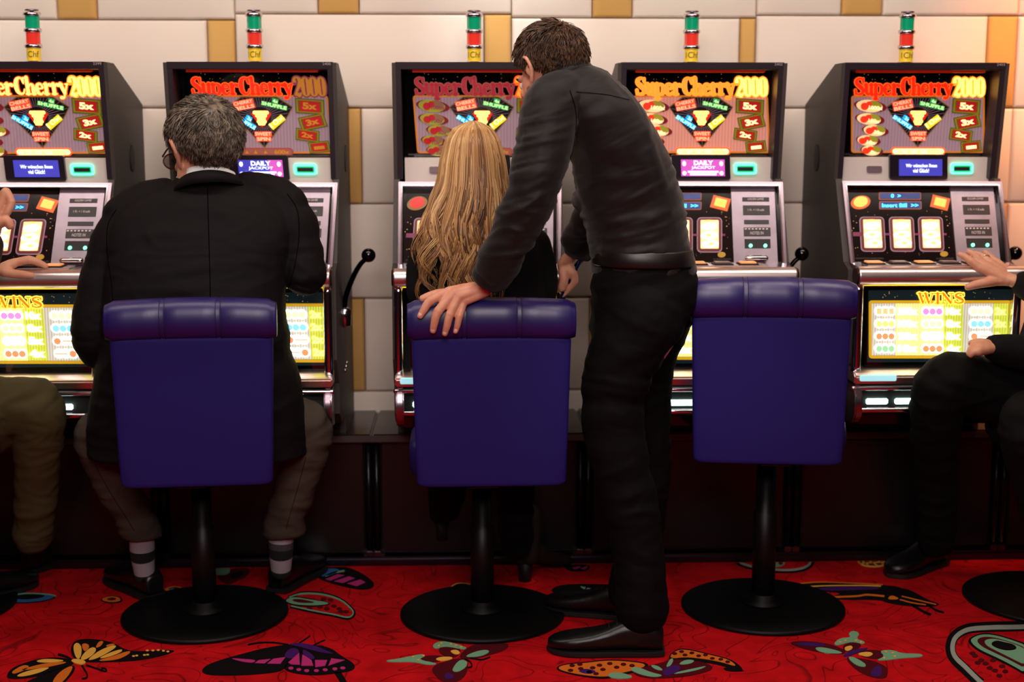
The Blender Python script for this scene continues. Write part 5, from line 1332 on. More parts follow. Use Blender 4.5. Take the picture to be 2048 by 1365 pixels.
def laces(o, heel, direction, L=0.29):
    d = Vector(direction).normalized(); s = Vector((d.y, -d.x, 0)); h = Vector(heel); k = L / .29
    for t, z in ((.115, .086), (.135, .077), (.155, .068)):
        p = h + d * (t * k) + Vector((0, 0, z))
        child(link('lace', MB().shell(tube([p - s * .018 - Vector((0, 0, .004)), p, p + s * .018 - Vector((0, 0, .004))], [.0016] * 3, 6, 3)).mesh('lace', smooth=True), M_SOLE), o)

def sock(parent, pts, rad, bands):
    """bands: (fraction along the sock, material index)"""
    vs, fs = tube(pts, rad, 18, 8, False)
    n = 18; m = MB()
    rings = len(vs) // n
    mi = []
    for f in fs:
        i = f[0] // n; t = i / max(1, rings - 2); k = 0
        for a, c in bands:
            if t >= a: k = c
        mi.append(k)
    me = mesh_from('sock', [([tuple(v) for v in vs], fs)]); me.polygons.foreach_set('material_index', mi)
    return child(link('sock', me, [M_SOCKL, M_SOCKD, M_SOCKG]), parent)

def body_object(name, label, pieces, cat='person', mats=(M_SKIN, M_NAIL)):
    o = link(name, mesh_from(name, pieces), list(mats))
    tag(o, label, cat)
    return o

def core(tubes):
    return fuse_raw([tube(p, r, 12, 3) for p, r in tubes], 0.013, 4)

def folds(list_):
    """directed creases: each (p0, p1, width, height) raises a soft fold along a segment"""
    L = [(Vector(a), Vector(b), w, h) for a, b, w, h in list_]
    def f(p):
        d = 0.0
        for a, b, w, h in L:
            ab = b - a; t = max(0.0, min(1.0, (p - a).dot(ab) / ab.length_squared))
            q = (p - (a + ab * t)).length
            if q < 3 * w: d += h * math.exp(-(q / w) ** 2) * (math.sin(math.pi * (0.12 + 0.76 * t)))
        return d
    return f

from mathutils.bvhtree import BVHTree
def on_surface(o, pts, lift=0.0006):
    """points of a garment surface as seen at photo positions"""
    me = o.data; t = BVHTree.FromPolygons([v.co for v in me.vertices], [p.vertices for p in me.polygons])
    out = []
    for px, py in pts:
        r = ray(px, py).normalized(); h = t.ray_cast(Vector((0, 0, CAM_H)), r)
        if h[0] is not None: out.append(h[0] + h[1] * lift if h[1].dot(r) < 0 else h[0] - h[1] * lift)
    return out
def seam(name, o, pts, r, m, n=30):
    P, _ = catmull([(x, y, 0) for x, y in pts], [0] * len(pts), max(2, n // (len(pts) - 1)))
    q = on_surface(o, [(p.x, p.y) for p in P])
    if len(q) > 2: child(link(name, MB().shell(tube(q, [r] * len(q), 6, 1, True, 0.6)).mesh(name, smooth=True), m), o)
M_SEAM = mat('seam_black', '#020202', 0.95, spec=0.02)
# ================================================================== grey-haired man in a suit, seated
HC1 = J(411, 303, 3.965)
M1 = head_matrix(HC1, math.radians(36), math.radians(14), math.radians(-6), 1.1)
ne1 = ([J(398, 320, 3.96), J(398, 370, 3.955), J(402, 420, 3.95)], [0.058, 0.06, 0.066])
lh = hand_piece((J(300, 640, 4.0), J(318, 590, 3.99)), [J(322, 560, 3.985), J(335, 558, 3.99), J(347, 560, 3.99), J(357, 565, 3.985)],
                [[J(324, 540, 4.01), J(326, 532, 4.03)], [J(337, 538, 4.01), J(339, 529, 4.03)], [J(349, 540, 4.01), J(351, 532, 4.03)], [J(359, 546, 4.01), J(361, 538, 4.02)]],
                [J(314, 580, 3.985), J(308, 562, 3.985), J(306, 548, 3.99)], voxel=0.004)
rh = hand_piece((J(616, 530, 3.985), J(606, 524, 4.005)), [J(582, 522, 4.03), J(582, 519, 4.035), J(584, 517, 4.04), J(588, 517, 4.045)],
                [[J(562, 524, 4.03), J(548, 528, 4.03)], [J(562, 520, 4.04), J(548, 524, 4.045)], [J(564, 517, 4.05), J(550, 521, 4.055)], [J(570, 516, 4.06), J(558, 519, 4.065)]],
                [J(598, 530, 4.01), J(584, 534, 4.0), J(572, 535, 4.0)], voxel=0.004)
cr = core([([J(400, 860, 3.87), J(400, 640, 3.88), J(400, 450, 3.94), J(400, 400, 3.95)], [.12, .11, .11, .06]),
           ([J(400, 420, 3.95), J(250, 445, 3.95), J(206, 560, 3.9), J(188, 680, 3.86), J(300, 640, 4.0)], [.06, .05, .045, .04, .028]),
           ([J(400, 420, 3.95), J(565, 425, 3.95), J(598, 490, 3.94), J(607, 545, 3.91), J(616, 530, 3.985)], [.06, .05, .045, .04, .028]),
           ([J(340, 870, 3.88), J(195, 862, 3.94), J(240, 970, 4.0), J(286, 1110, 4.01), J(285, 1160, 4.02)], [.08, .045, .03, .022, .02]),
           ([J(460, 870, 3.88), J(620, 850, 3.94), J(590, 960, 3.99), J(563, 1100, 4.01), J(562, 1150, 4.02)], [.08, .045, .03, .022, .02])])
man1 = body_object('person', 'grey-haired man in a dark suit with glasses, seated with his back turned', [head_piece(M1, ne1) + (0,), lh + (0,), rh + (0,), cr + (0,)])
face_details(M1, man1)
short_hair(M1, man1, hair_material('hair_grey', ('#241c16', '#857664'), 55), 0.012, 0.036, 4200, 11, 0.008, (.0009, .0022))
# jacket
def jw(p):
    d = 0.006 * ridged(p, 3.0, 4, 9, 3.1) + 0.0025 * ridged(p, 9, 10, 20, 8.0)
    return d
jf = folds([(J(260, 480, 3.8), J(420, 440, 3.8), .018, .004), (J(280, 560, 3.76), J(520, 520, 3.76), .016, .004), (J(300, 590, 3.74), J(540, 560, 3.74), .014, .004), (J(330, 400, 3.86), J(470, 430, 3.84), .02, .003), (J(470, 400, 3.86), J(580, 470, 3.86), .02, .003),
            (J(175, 560, 3.86), J(230, 590, 3.86), .012, .004), (J(165, 640, 3.83), J(215, 620, 3.83), .012, .004), (J(590, 520, 3.86), J(635, 560, 3.88), .01, .006), (J(585, 550, 3.86), J(630, 585, 3.88), .01, .006), (J(600, 470, 3.9), J(640, 520, 3.92), .012, .005),
            (J(563, 640, 3.8), J(600, 780, 3.8), .016, .004), (J(570, 700, 3.8), J(615, 890, 3.8), .014, .004)])
torso = loft([sec(906, 180, 614, 3.90, .17), sec(860, 181, 611, 3.90, .17), sec(800, 187, 603, 3.885, .165), sec(740, 198, 591, 3.875, .16), sec(660, 206, 572, 3.87, .152), sec(600, 212, 565, 3.875, .148), sec(540, 216, 572, 3.895, .142),
              sec(490, 218, 582, 3.915, .134), sec(445, 226, 588, 3.935, .122), sec(412, 250, 582, 3.945, .106), sec(392, 290, 556, 3.953, .09), sec(374, 335, 510, 3.96, .075), sec(356, 360, 470, 3.965, .06)], 36, 2.4, 2)
jacket = garment('jacket', [torso, tube([J(260, 452, 3.945), J(234, 490, 3.93), J(206, 580, 3.895), J(190, 685, 3.865), J(236, 690, 3.94), J(292, 655, 3.99)], [.068, .068, .062, .056, .052, .043], 18, 4),
                            tube([J(560, 432, 3.95), J(585, 450, 3.945), J(600, 505, 3.935), J(608, 548, 3.91), J(614, 545, 3.95), J(616, 534, 3.98)], [.064, .064, .06, .055, .05, .043], 18, 4),
                            tube([J(330, 384, 3.96), J(280, 404, 3.95), J(246, 432, 3.945)], [.035, .046, .055], 14, 4), tube([J(490, 372, 3.96), J(545, 386, 3.955), J(578, 412, 3.95)], [.035, .044, .052], 14, 4)],
                 0.006, M_SUIT, man1, lambda p: jw(p) + jf(p), 6)
seam('back_seam', jacket, [(415, 372), (417, 450), (420, 560), (421, 640)], .0011, M_SEAM)
seam('armhole_seam', jacket, [(232, 420), (216, 450), (214, 500), (222, 560), (226, 600)], .0013, M_SEAM)
seam('armhole_seam', jacket, [(575, 388), (594, 420), (598, 470), (590, 530), (578, 575)], .0013, M_SEAM)
def band(pts, rad, flat, ref=Vector((0, 0, 1))): return tube(pts, rad, 14, 6, True, flat, ref)
def strip(name, m, parent, top, bot, th, sub=8):
    """standing strip of cloth between two curves"""
    A, _ = catmull(top, [0] * len(top), sub); B, _ = catmull(bot, [0] * len(bot), sub)
    c = sum(A, Vector()) / len(A); vs = []; n = len(A)
    for p, q in zip(A, B):
        o = ((p - c) * Vector((1, 1, 0))); o.z = 0; o = o.normalized() * th
        vs += [p + o * .5, q + o, q - o * .3, p - o * .5]
    fs = []
    for i in range(n - 1):
        for k in range(4): fs.append((i * 4 + k, i * 4 + (k + 1) % 4, (i + 1) * 4 + (k + 1) % 4, (i + 1) * 4 + k))
    fs += [(0, 1, 2, 3), tuple((n - 1) * 4 + k for k in (3, 2, 1, 0))]
    return child(link(name, MB().add(vs, fs).mesh(name, smooth=True), m), parent)
strip('shirt_collar', M_WHITE, man1, [J(352, 366, 4.0), J(356, 352, 3.945), J(385, 334, 3.895), J(430, 331, 3.888), J(465, 343, 3.93), J(470, 352, 4.0)],
      [J(352, 385, 4.0), J(355, 380, 3.945), J(385, 366, 3.89), J(430, 362, 3.883), J(468, 370, 3.93), J(470, 380, 4.0)], 0.004)
strip('jacket_collar', M_SUIT, man1, [J(345, 385, 4.02), J(349, 370, 3.945), J(380, 346, 3.884), J(430, 340, 3.876), J(472, 352, 3.93), J(478, 372, 4.02)],
      [J(330, 405, 4.02), J(336, 395, 3.93), J(372, 372, 3.865), J(430, 364, 3.858), J(484, 372, 3.915), J(494, 392, 4.02)], 0.008)
# trousers, socks, shoes
def tw(p): return 0.007 * ridged(p, 6, 6, 13, 1.7) + 0.003 * ridged(p, 15, 15, 28, 4.0)
trous = garment('trousers', [ellip(J(400, 880, 3.88), (.19, .14, .09)),
        tube([J(340, 872, 3.89), J(250, 866, 3.93), J(196, 866, 3.94), J(205, 905, 3.955), J(240, 980, 3.99), J(270, 1035, 4.005)], [.09, .072, .06, .058, .055, .05], 18, 4),
        tube([J(460, 872, 3.89), J(560, 858, 3.93), J(617, 850, 3.94), J(612, 900, 3.955), J(588, 980, 3.985), J(573, 1030, 4.0)], [.09, .074, .062, .06, .056, .05], 18, 4),
        loft([(J(x, y, Y), (r, 0, 0), (0, r * .95, 0)) for x, y, Y, r in ((262, 1015, 4.0, .05), (275, 1045, 4.008, .052), (284, 1074, 4.012, .056))], 20), loft([(J(x, y, Y), (r, 0, 0), (0, r * .95, 0)) for x, y, Y, r in ((577, 1005, 3.995, .05), (571, 1038, 4.005, .052), (567, 1068, 4.012, .056))], 20)], 0.006, M_TROUG, man1, tw, 3)
seam('crease', trous, [(612, 915), (596, 975), (580, 1030), (572, 1060)], .0009, M_SEAM)
seam('crease', trous, [(190, 930), (220, 985), (252, 1035), (268, 1062)], .0009, M_SEAM)
sock(man1, [J(284, 1060, 4.01), J(285, 1105, 4.012), J(290, 1158, 4.03)], [.036, .036, .028], ((0, 0), (.42, 1), (.62, 0), (.9, 1)))
sock(man1, [J(563, 1055, 4.01), J(562, 1100, 4.012), J(562, 1150, 4.03)], [.036, .036, .028], ((0, 0), (.32, 2), (.46, 1), (.64, 0), (.92, 1)))
h = FLR(312, 1200); d = Vector((-.62, .78, 0)); laces(shoe(man1, h, d, .28, 1.3), h, d, .28)
h = FLR(552, 1188); d = Vector((.34, .94, 0)); laces(shoe(man1, h, d, .28, 1.3), h, d, .28)
# glasses
g = empty('glasses', HC1); child(g, man1)
def gl(name, pts, r, m, par):
    b = MB().shell(tube([M1 @ Vector(p) for p in pts], [r] * len(pts), 8, 3)); return child(link(name, b.mesh(name, smooth=True), m), par)
M_TORT = mat('tortoise_frame', '#4a2414', 0.25)
temple = gl('glasses', [(-0.085, -0.012, 0.022), (-0.083, 0.03, 0.024), (-0.074, 0.088, 0.016)], 0.0026, M_TORT, man1)
bpy.data.objects.remove(g)
gl('temple', [(0.085, -0.012, 0.022), (0.083, 0.03, 0.024), (0.074, 0.088, 0.016)], 0.0026, M_TORT, temple)
for s in (-1, 1):
    gl('rim', [(s * (0.038 + 0.034 * math.cos(t)), 0.108 - 0.012 * (math.cos(t) + 1) * .5, 0.002 + 0.021 * math.sin(t)) for t in [2 * math.pi * k / 12 for k in range(13)]], 0.0022, M_TORT, temple)
    b = MB().prism([M1 @ Vector((s * (0.038 + 0.033 * math.cos(t)), 0.108 - 0.012 * (math.cos(t) + 1) * .5, 0.002 + 0.02 * math.sin(t))) for t in [2 * math.pi * k / 16 for k in range(16)]])
    child(link('lens', b.mesh('lens'), glass_mat('spectacle_lens', (.35, .33, .3), 0.12)), temple)
gl('bridge', [(-0.006, 0.11, 0.008), (0, 0.113, 0.011), (0.006, 0.11, 0.008)], 0.002, M_TORT, temple)

# ================================================================== blonde woman, seated
HC2 = J(947, 334, 3.955)
M2 = head_matrix(HC2, math.radians(-4), math.radians(8), 0, 0.86)
ne2 = ([J(947, 360, 3.955), J(950, 410, 3.955), J(955, 450, 3.95)], [0.046, 0.048, 0.055])
lh = hand_piece((J(868, 540, 3.98), J(878, 528, 4.0)), [J(884, 520, 4.02), J(892, 519, 4.022), J(900, 520, 4.022), J(907, 522, 4.02)],
                [[J(886, 514, 4.05), J(887, 512, 4.07)], [J(894, 513, 4.05), J(895, 511, 4.075)], [J(902, 514, 4.05), J(903, 512, 4.07)], [J(909, 516, 4.045), J(910, 514, 4.06)]],
                [J(880, 530, 4.0), J(893, 531, 4.01), J(902, 531, 4.02)], rw=.022, voxel=0.0045)
rh = hand_piece((J(1078, 530, 3.99), J(1068, 520, 4.01)), [J(1040, 516, 4.03), J(1048, 515, 4.032), J(1056, 515, 4.032), J(1063, 517, 4.03)],
                [[J(1038, 511, 4.06), J(1037, 510, 4.075)], [J(1046, 510, 4.06), J(1045, 508, 4.08)], [J(1054, 510, 4.06), J(1053, 508, 4.08)], [J(1061, 512, 4.055), J(1060, 510, 4.07)]],
                [J(1060, 526, 4.01), J(1048, 527, 4.01), J(1038, 527, 4.02)], rw=.022, voxel=0.0045)
cr = core([([J(970, 850, 3.88), J(970, 640, 3.9), J(965, 500, 3.94), J(960, 450, 3.95)], [.11, .09, .085, .045]),
           ([J(960, 470, 3.95), J(856, 485, 3.95), J(842, 560, 3.93), J(846, 600, 3.92), J(868, 540, 3.98)], [.05, .038, .034, .03, .024]),
           ([J(960, 470, 3.95), J(1072, 485, 3.95), J(1086, 560, 3.93), J(1092, 592, 3.925), J(1078, 530, 3.99)], [.05, .038, .034, .034, .026]),
           ([J(930, 860, 3.9), J(900, 850, 3.95), J(895, 960, 4.05), J(890, 1000, 4.14)], [.08, .05, .04, .02]),
           ([J(1010, 860, 3.9), J(1030, 850, 3.95), J(1030, 980, 4.03), J(1036, 1080, 4.1)], [.08, .05, .04, .02])])
woman = body_object('person', 'woman with long wavy blonde hair in a black top, seated with her back turned', [head_piece(M2, ne2, 0.0045) + (0,), lh + (0,), rh + (0,), cr + (0,)], 'person', (M_SKIN2, M_NAIL))
face_details(M2, woman)
def kw(p): return 0.002 * ridged(p, 8, 8, 10, 2.2)
garment('black_top', [loft([sec(830, 850, 1085, 3.89, .12), sec(720, 852, 1082, 3.89, .115), sec(620, 846, 1090, 3.9, .11), sec(550, 842, 1090, 3.915, .108), sec(500, 848, 1085, 3.93, .1), sec(470, 865, 1070, 3.94, .09), sec(445, 900, 1035, 3.95, .07), sec(425, 925, 1000, 3.955, .055)], 32, 2.4, 2),
                    tube([J(862, 490, 3.95), J(846, 540, 3.935), J(845, 590, 3.92), J(858, 575, 3.95), J(866, 548, 3.98)], [.05, .046, .043, .036, .03], 16, 4), tube([J(1066, 490, 3.95), J(1082, 540, 3.935), J(1086, 585, 3.925)], [.05, .045, .041], 16, 4)], 0.007, M_TOPB, woman, kw)
garment('trousers', [ellip(J(970, 860, 3.89), (.16, .13, .09)), tube([J(930, 862, 3.9), J(902, 855, 3.95), J(897, 900, 3.97), J(895, 980, 4.06), J(890, 1015, 4.14)], [.085, .062, .058, .05, .042], 16, 4), tube([J(1010, 862, 3.9), J(1028, 855, 3.95), J(1030, 900, 3.97), J(1031, 990, 4.02), J(1034, 1085, 4.07)], [.085, .062, .056, .05, .045], 16, 4)], 0.009, M_TROUB, woman, tw)
def boot(parent, heel, direction, lift=0.0):
    d = Vector(direction).normalized(); s = Vector((d.y, -d.x, 0)); h = Vector(heel) + Vector((0, 0, lift)); up = Vector((0, 0, 1))
    T = [(.0, .024, .055, .11), (.03, .029, .052, .125), (.07, .031, .046, .12), (.11, .033, .032, .085), (.15, .037, .016, .06), (.19, .038, .008, .048), (.22, .03, .006, .038), (.24, .012, .006, .026)]
    sh = [loft([(h + d * t + up * ((z0 + z1) / 2), s * w, up * ((z1 - z0) / 2)) for t, w, z0, z1 in T], 18, 2.4, 2), tube([h + d * .03 + up * .08, h + d * .035 + up * .2], [.04, .046], 16, 2, True)]
    co, fc = fuse_raw(sh, 0.006, 3)
    o = child(link('ankle_boot', mesh_from('ankle_boot', [(co, fc)]), mat('boot_suede', '#1c1512', 0.7, spec=.2)), parent)
    b = MB().shell(loft([(h + d * .024 + up * z, s * w, d * w) for z, w in ((0, .017), (.03, .018), (.062, .024))], 14, 3))
    child(link('heel', b.mesh('heel', smooth=True), M_SOLE), o)
    return o
boot(woman, FLR(1040, 1166), (0.45, 0.5, 0))
boot(woman, FLR(886, 1140) + Vector((0, .02, 0)), (-.1, 1, 0), .085)
# hair: inner volume and several hundred wavy locks
HS = [(242, 942, 952, 3.955, .01), (246, 930, 964, 3.955, .034), (258, 908, 984, 3.952, .075), (280, 893, 998, 3.948, .098), (320, 883, 1009, 3.94, .112), (370, 876, 1016, 3.925, .112), (420, 866, 1020, 3.9, .098), (470, 858, 1012, 3.868, .07), (520, 864, 1000, 3.845, .05), (570, 874, 986, 3.832, .036), (612, 884, 976, 3.826, .026)]
vol = loft([sec(y, xl + 4, xr - 4, Y, hd * .95) for y, xl, xr, Y, hd in HS[1:9]], 30, 2.0, 3)
co, fc = fuse_raw([vol], 0.008, 4)
M_BLOND = bpy.data.materials.new('hair_blonde'); M_BLOND.use_nodes = True
nt = M_BLOND.node_tree; b = nt.nodes['Principled BSDF']; b.inputs['Roughness'].default_value = 0.38; b.inputs['Specular IOR Level'].default_value = 0.5
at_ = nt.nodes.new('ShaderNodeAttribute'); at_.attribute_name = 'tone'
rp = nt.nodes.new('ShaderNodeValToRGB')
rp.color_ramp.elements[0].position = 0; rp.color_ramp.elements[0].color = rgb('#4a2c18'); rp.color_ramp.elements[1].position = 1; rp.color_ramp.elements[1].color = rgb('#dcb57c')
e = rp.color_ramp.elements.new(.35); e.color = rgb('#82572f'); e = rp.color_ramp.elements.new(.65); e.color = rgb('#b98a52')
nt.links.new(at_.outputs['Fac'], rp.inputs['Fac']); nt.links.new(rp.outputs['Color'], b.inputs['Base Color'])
rnd = random.Random(5)
vs = [tuple(v) for v in co]; fs = list(fc); tone = [0.28] * len(vs)
HSw = [sec(y, xl, xr, Y, hd) for y, xl, xr, Y, hd in HS]; HSy = [h_[0] for h_ in HS]
def hair_pt(t, th, k=1.0):
    """t along the length 0..1, th angle (0 = towards the camera)"""
    f = t * (len(HSw) - 1); i = min(int(f), len(HSw) - 2); u = f - i
    c = HSw[i][0].lerp(HSw[i + 1][0], u); a = HSw[i][1].lerp(HSw[i + 1][1], u); bb = HSw[i][2].lerp(HSw[i + 1][2], u)
    return c + a * (math.sin(th) * k) - bb * (math.cos(th) * k)
def lock(th0, tend, r, amp, turns, ph, tn, flare=0.0, k0=1.0):
    P = []; R = []
    n = 22
    for i in range(n + 1):
        s_ = i / n; t = tend * s_
        g = max(0.0, (t - 0.46) / 0.46); g = min(1.0, g)
        th = th0 * (0.8 + 0.2 * min(1, t / 0.25))
        p = hair_pt(min(t, 1.0), th, k0 + 0.02 * math.sin(3 * s_ + ph))
        a = turns * 2 * math.pi * g + ph
        out = Vector((math.sin(th), -math.cos(th), 0))
        p = p + Vector((math.cos(a), -0.5 * abs(math.sin(a)), 0.15 * math.sin(a))) * (amp * g) + Vector((math.copysign(1, th0), -.15, 0)) * (flare * g * (1.25 - g * .35))
        if t > 1: p.z -= (t - 1) * .35
        P.append(p); R.append(r * (0.55 + 0.45 * min(1, s_ * 5)) * (1 - 0.75 * max(0, s_ - .7) / .3))
    v, f = tube(P, R, 5, 2, False, 0.55)
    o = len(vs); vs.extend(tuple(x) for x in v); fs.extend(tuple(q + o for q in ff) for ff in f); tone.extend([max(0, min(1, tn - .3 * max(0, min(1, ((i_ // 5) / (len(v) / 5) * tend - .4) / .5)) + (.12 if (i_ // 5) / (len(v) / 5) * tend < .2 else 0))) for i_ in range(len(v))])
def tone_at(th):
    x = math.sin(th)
    base = 0.7 - 0.55 * math.exp(-((x - 0.25) / 0.12) ** 2) - 0.22 * math.exp(-((x + 0.12) / .06) ** 2) - .18 * math.exp(-((x - .75) / .12) ** 2)  # shadow beside the parting painted in as a dark streak
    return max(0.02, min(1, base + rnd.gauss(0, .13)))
# straight upper hair
for i in range(620):
    th = rnd.uniform(-1.9, 1.9)
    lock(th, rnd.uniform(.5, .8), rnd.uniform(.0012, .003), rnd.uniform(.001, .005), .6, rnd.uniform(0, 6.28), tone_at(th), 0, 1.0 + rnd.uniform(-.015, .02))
# curls: every clump shares its twist
for c in range(64):
    th0 = rnd.uniform(-1.65, 1.5); left = th0 < -.75
    tend = rnd.uniform(.82, 1.04) if not left else rnd.uniform(.72, .98)
    am = rnd.uniform(.012, .022) if not left else rnd.uniform(.022, .036)
    tu = rnd.uniform(1.4, 2.4); ph = rnd.uniform(0, 6.28); fl = rnd.uniform(0, .012) if not left else rnd.uniform(.01, .045)
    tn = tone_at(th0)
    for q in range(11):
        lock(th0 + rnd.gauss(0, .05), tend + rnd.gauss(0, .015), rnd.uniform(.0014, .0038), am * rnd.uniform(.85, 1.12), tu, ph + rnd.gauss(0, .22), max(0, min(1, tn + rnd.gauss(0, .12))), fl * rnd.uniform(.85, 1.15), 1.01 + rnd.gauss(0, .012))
for c in range(5):      # ends that show under the sleeve on the right
    th0 = rnd.uniform(.5, 1.2); ph = rnd.uniform(0, 6.28); fl = rnd.uniform(.03, .06); tu = rnd.uniform(1.1, 1.6)
    for q in range(5):
        lock(th0 + rnd.gauss(0, .04), rnd.uniform(.98, 1.08), rnd.uniform(.0016, .0034), rnd.uniform(.012, .02), tu, ph + rnd.gauss(0, .2), rnd.uniform(.35, .8), fl, 1.0)
me = bpy.data.meshes.new('hair'); me.from_pydata(vs, [], fs); me.polygons.foreach_set('use_smooth', [True] * len(fs))
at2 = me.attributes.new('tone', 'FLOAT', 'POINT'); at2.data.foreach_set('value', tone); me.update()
o = child(link('hair', me, M_BLOND), woman); o['label'] = 'long wavy blonde hair with darker streaks and a painted parting shadow'

# ================================================================== standing man in black, bending over
HC3 = J(1102, 149, 3.655)
M3 = head_matrix(HC3, math.radians(40), math.radians(30), math.radians(4), 0.95)
ne3 = ([HC3 + Vector((0.0, -.01, -.03)), J(1125, 170, 3.655), J(1150, 205, 3.655)], [0.052, 0.055, 0.06])
Wn = [J(990, 545, 3.565), J(966, 577, 3.582)]
MC = [J(897, 584, 3.572), J(908, 587, 3.562), J(918, 593, 3.558), J(928, 602, 3.562)]
FG = [[J(861, 602, 3.558), J(848, 620, 3.552), J(840, 633, 3.55)], [J(876.5, 623, 3.546), J(869, 646, 3.546), J(866, 662, 3.551)], [J(900, 629, 3.546), J(894, 652, 3.546), J(889.5, 668, 3.551)], [J(919, 632, 3.549), J(915, 650, 3.549), J(911, 664, 3.553)]]
TH = [J(905, 589, 3.6), J(880, 588, 3.6), J(860, 593, 3.6), J(845, 598, 3.598)]
lh = hand_piece(Wn, MC, FG, TH, rw=.029, voxel=0.0021)
nl = nails([(f[1], f[2]) for f in FG], [(-.3, -1, .25), (-.1, -1, .2), (-.05, -1, .2), (0, -1, .2)])
rh = hand_piece((J(1150, 500, 3.93), J(1128, 528, 3.95)), [J(1146, 546, 3.935), J(1143, 553, 3.945), J(1139, 559, 3.955), J(1134, 564, 3.965)],
                [[J(1149, 562, 3.94), J(1138, 577, 3.945), J(1126, 590, 3.95)], [J(1144, 567, 3.95), J(1132, 577, 3.955), J(1121, 582, 3.955)], [J(1139, 572, 3.96), J(1128, 578, 3.965), J(1119, 578, 3.96)], [J(1133, 574, 3.97), J(1124, 577, 3.975), J(1117, 574, 3.97)]],
                [J(1128, 545, 3.935), J(1128, 560, 3.93), J(1124, 576, 3.935)], rw=.026, voxel=0.003)
cr = core([([J(1290, 600, 3.67), J(1275, 480, 3.67), J(1245, 330, 3.65), J(1190, 200, 3.645), J(1150, 180, 3.65)], [.1, .08, .08, .06, .05]),
           ([J(1190, 225, 3.64), J(1105, 205, 3.54), J(1090, 270, 3.5), J(1058, 405, 3.49), J(1000, 530, 3.545)], [.05, .05, .045, .04, .03]),
           ([J(1190, 225, 3.66), J(1205, 225, 3.78), J(1215, 330, 3.87), J(1198, 428, 3.9), J(1150, 500, 3.93)], [.05, .045, .042, .038, .028]),
           ([J(1300, 640, 3.62), J(1235, 780, 3.6), J(1230, 900, 3.59), J(1280, 1200, 3.56), J(1285, 1265, 3.56)], [.09, .065, .055, .04, .034]),
           ([J(1310, 630, 3.74), J(1285, 780, 3.75), J(1285, 920, 3.77), J(1258, 1170, 3.8), J(1256, 1215, 3.8)], [.09, .065, .055, .04, .034])])
man2 = body_object('person', 'standing man in black shirt and trousers, bending over with a hand on the middle stool', [head_piece(M3, ne3) + (0,), lh + (0,), rh + (0,), cr + (0,)] + nl, 'person', (M_SKIN2, M_NAIL))
face_details(M3, man2)
short_hair(M3, man2, hair_material('hair_brown', ('#1c0f08', '#5c3a1c'), 60), 0.012, 0.036, 4200, 21, 0.006, (.0008, .0022), .2)
# short beard along the jaw
bb = MB()
for i in range(900):
    a = rnd.uniform(-1.5, 1.5); z = rnd.uniform(-.1, -.02)
    p = Vector((math.sin(a) * .064, .02 + math.cos(a) * .066, z)); p += Vector((0, .01, 0)) * (1 - abs(a) / 1.5)
    q = p + Vector((p.x * .03, .001, -.006))
    bb.shell(tube([M3 @ p, M3 @ q], [.0008, .0003], 3, 1, False))
child(link('beard', bb.mesh('beard', recalc=False), hair_material('hair_brown', ('#1c0f08', '#5c3a1c'))), man2)
sf = folds([(J(1110, 205, 3.5), J(1135, 300, 3.5), .012, .0035), (J(1140, 180, 3.5), J(1230, 210, 3.5), .016, .0025), (J(1130, 160, 3.52), J(1240, 190, 3.52), .014, .0025), (J(1160, 330, 3.5), J(1230, 290, 3.49), .014, .0025), (J(1155, 360, 3.52), J(1290, 350, 3.52), .014, .0035), (J(1180, 410, 3.54), J(1300, 380, 3.53), .014, .0035),
            (J(1190, 450, 3.54), J(1340, 430, 3.54), .014, .0035), (J(1190, 490, 3.55), J(1350, 470, 3.55), .012, .0035), (J(1200, 515, 3.55), J(1360, 500, 3.55), .01, .0035), (J(1290, 250, 3.52), J(1350, 440, 3.55), .014, .0035), (J(1265, 260, 3.5), J(1325, 420, 3.53), .014, .0025), (J(1240, 300, 3.5), J(1300, 430, 3.52), .012, .0025),
            (J(1045, 330, 3.44), J(1110, 350, 3.45), .012, .0025), (J(1030, 380, 3.44), J(1100, 385, 3.45), .012, .0035), (J(1015, 420, 3.44), J(1080, 420, 3.45), .01, .0025), (J(985, 490, 3.47), J(1045, 480, 3.47), .01, .0025), (J(1000, 450, 3.46), J(1060, 455, 3.46), .01, .0025), (J(1060, 180, 3.46), J(1050, 300, 3.44), .014, .0025),
            (J(1130, 470, 3.86), J(1180, 500, 3.87), .01, .0025)])
def sw_(p):
    k = 0.55 + 0.45 * noise.noise(p * 4.0 + Vector((3, 1, 7)))
    q = Vector((p.x * .94 + p.z * .34, p.y, p.z * .94 - p.x * .34))
    return k * (0.0105 * ridged(q, 3.5, 5, 17, 6.0) + 0.0055 * ridged(q, 9, 11, 40, 1.0)) + 0.003 * ridged(p, 9, 9, 9, 4.0)
torso = loft([sec(545, 1192, 1386, 3.67, .118), sec(505, 1186, 1379, 3.67, .122), sec(465, 1178, 1369, 3.67, .124), sec(425, 1166, 1363, 3.665, .126), sec(385, 1154, 1354, 3.66, .13), sec(345, 1150, 1343, 3.652, .135), sec(305, 1142, 1328, 3.645, .145), sec(265, 1122, 1311, 3.64, .152),
              sec(228, 1098, 1290, 3.638, .155), sec(198, 1082, 1267, 3.64, .15), sec(170, 1082, 1240, 3.645, .13), sec(148, 1095, 1210, 3.65, .1), sec(131, 1115, 1180, 3.655, .065)], 36, 2.3, 2)
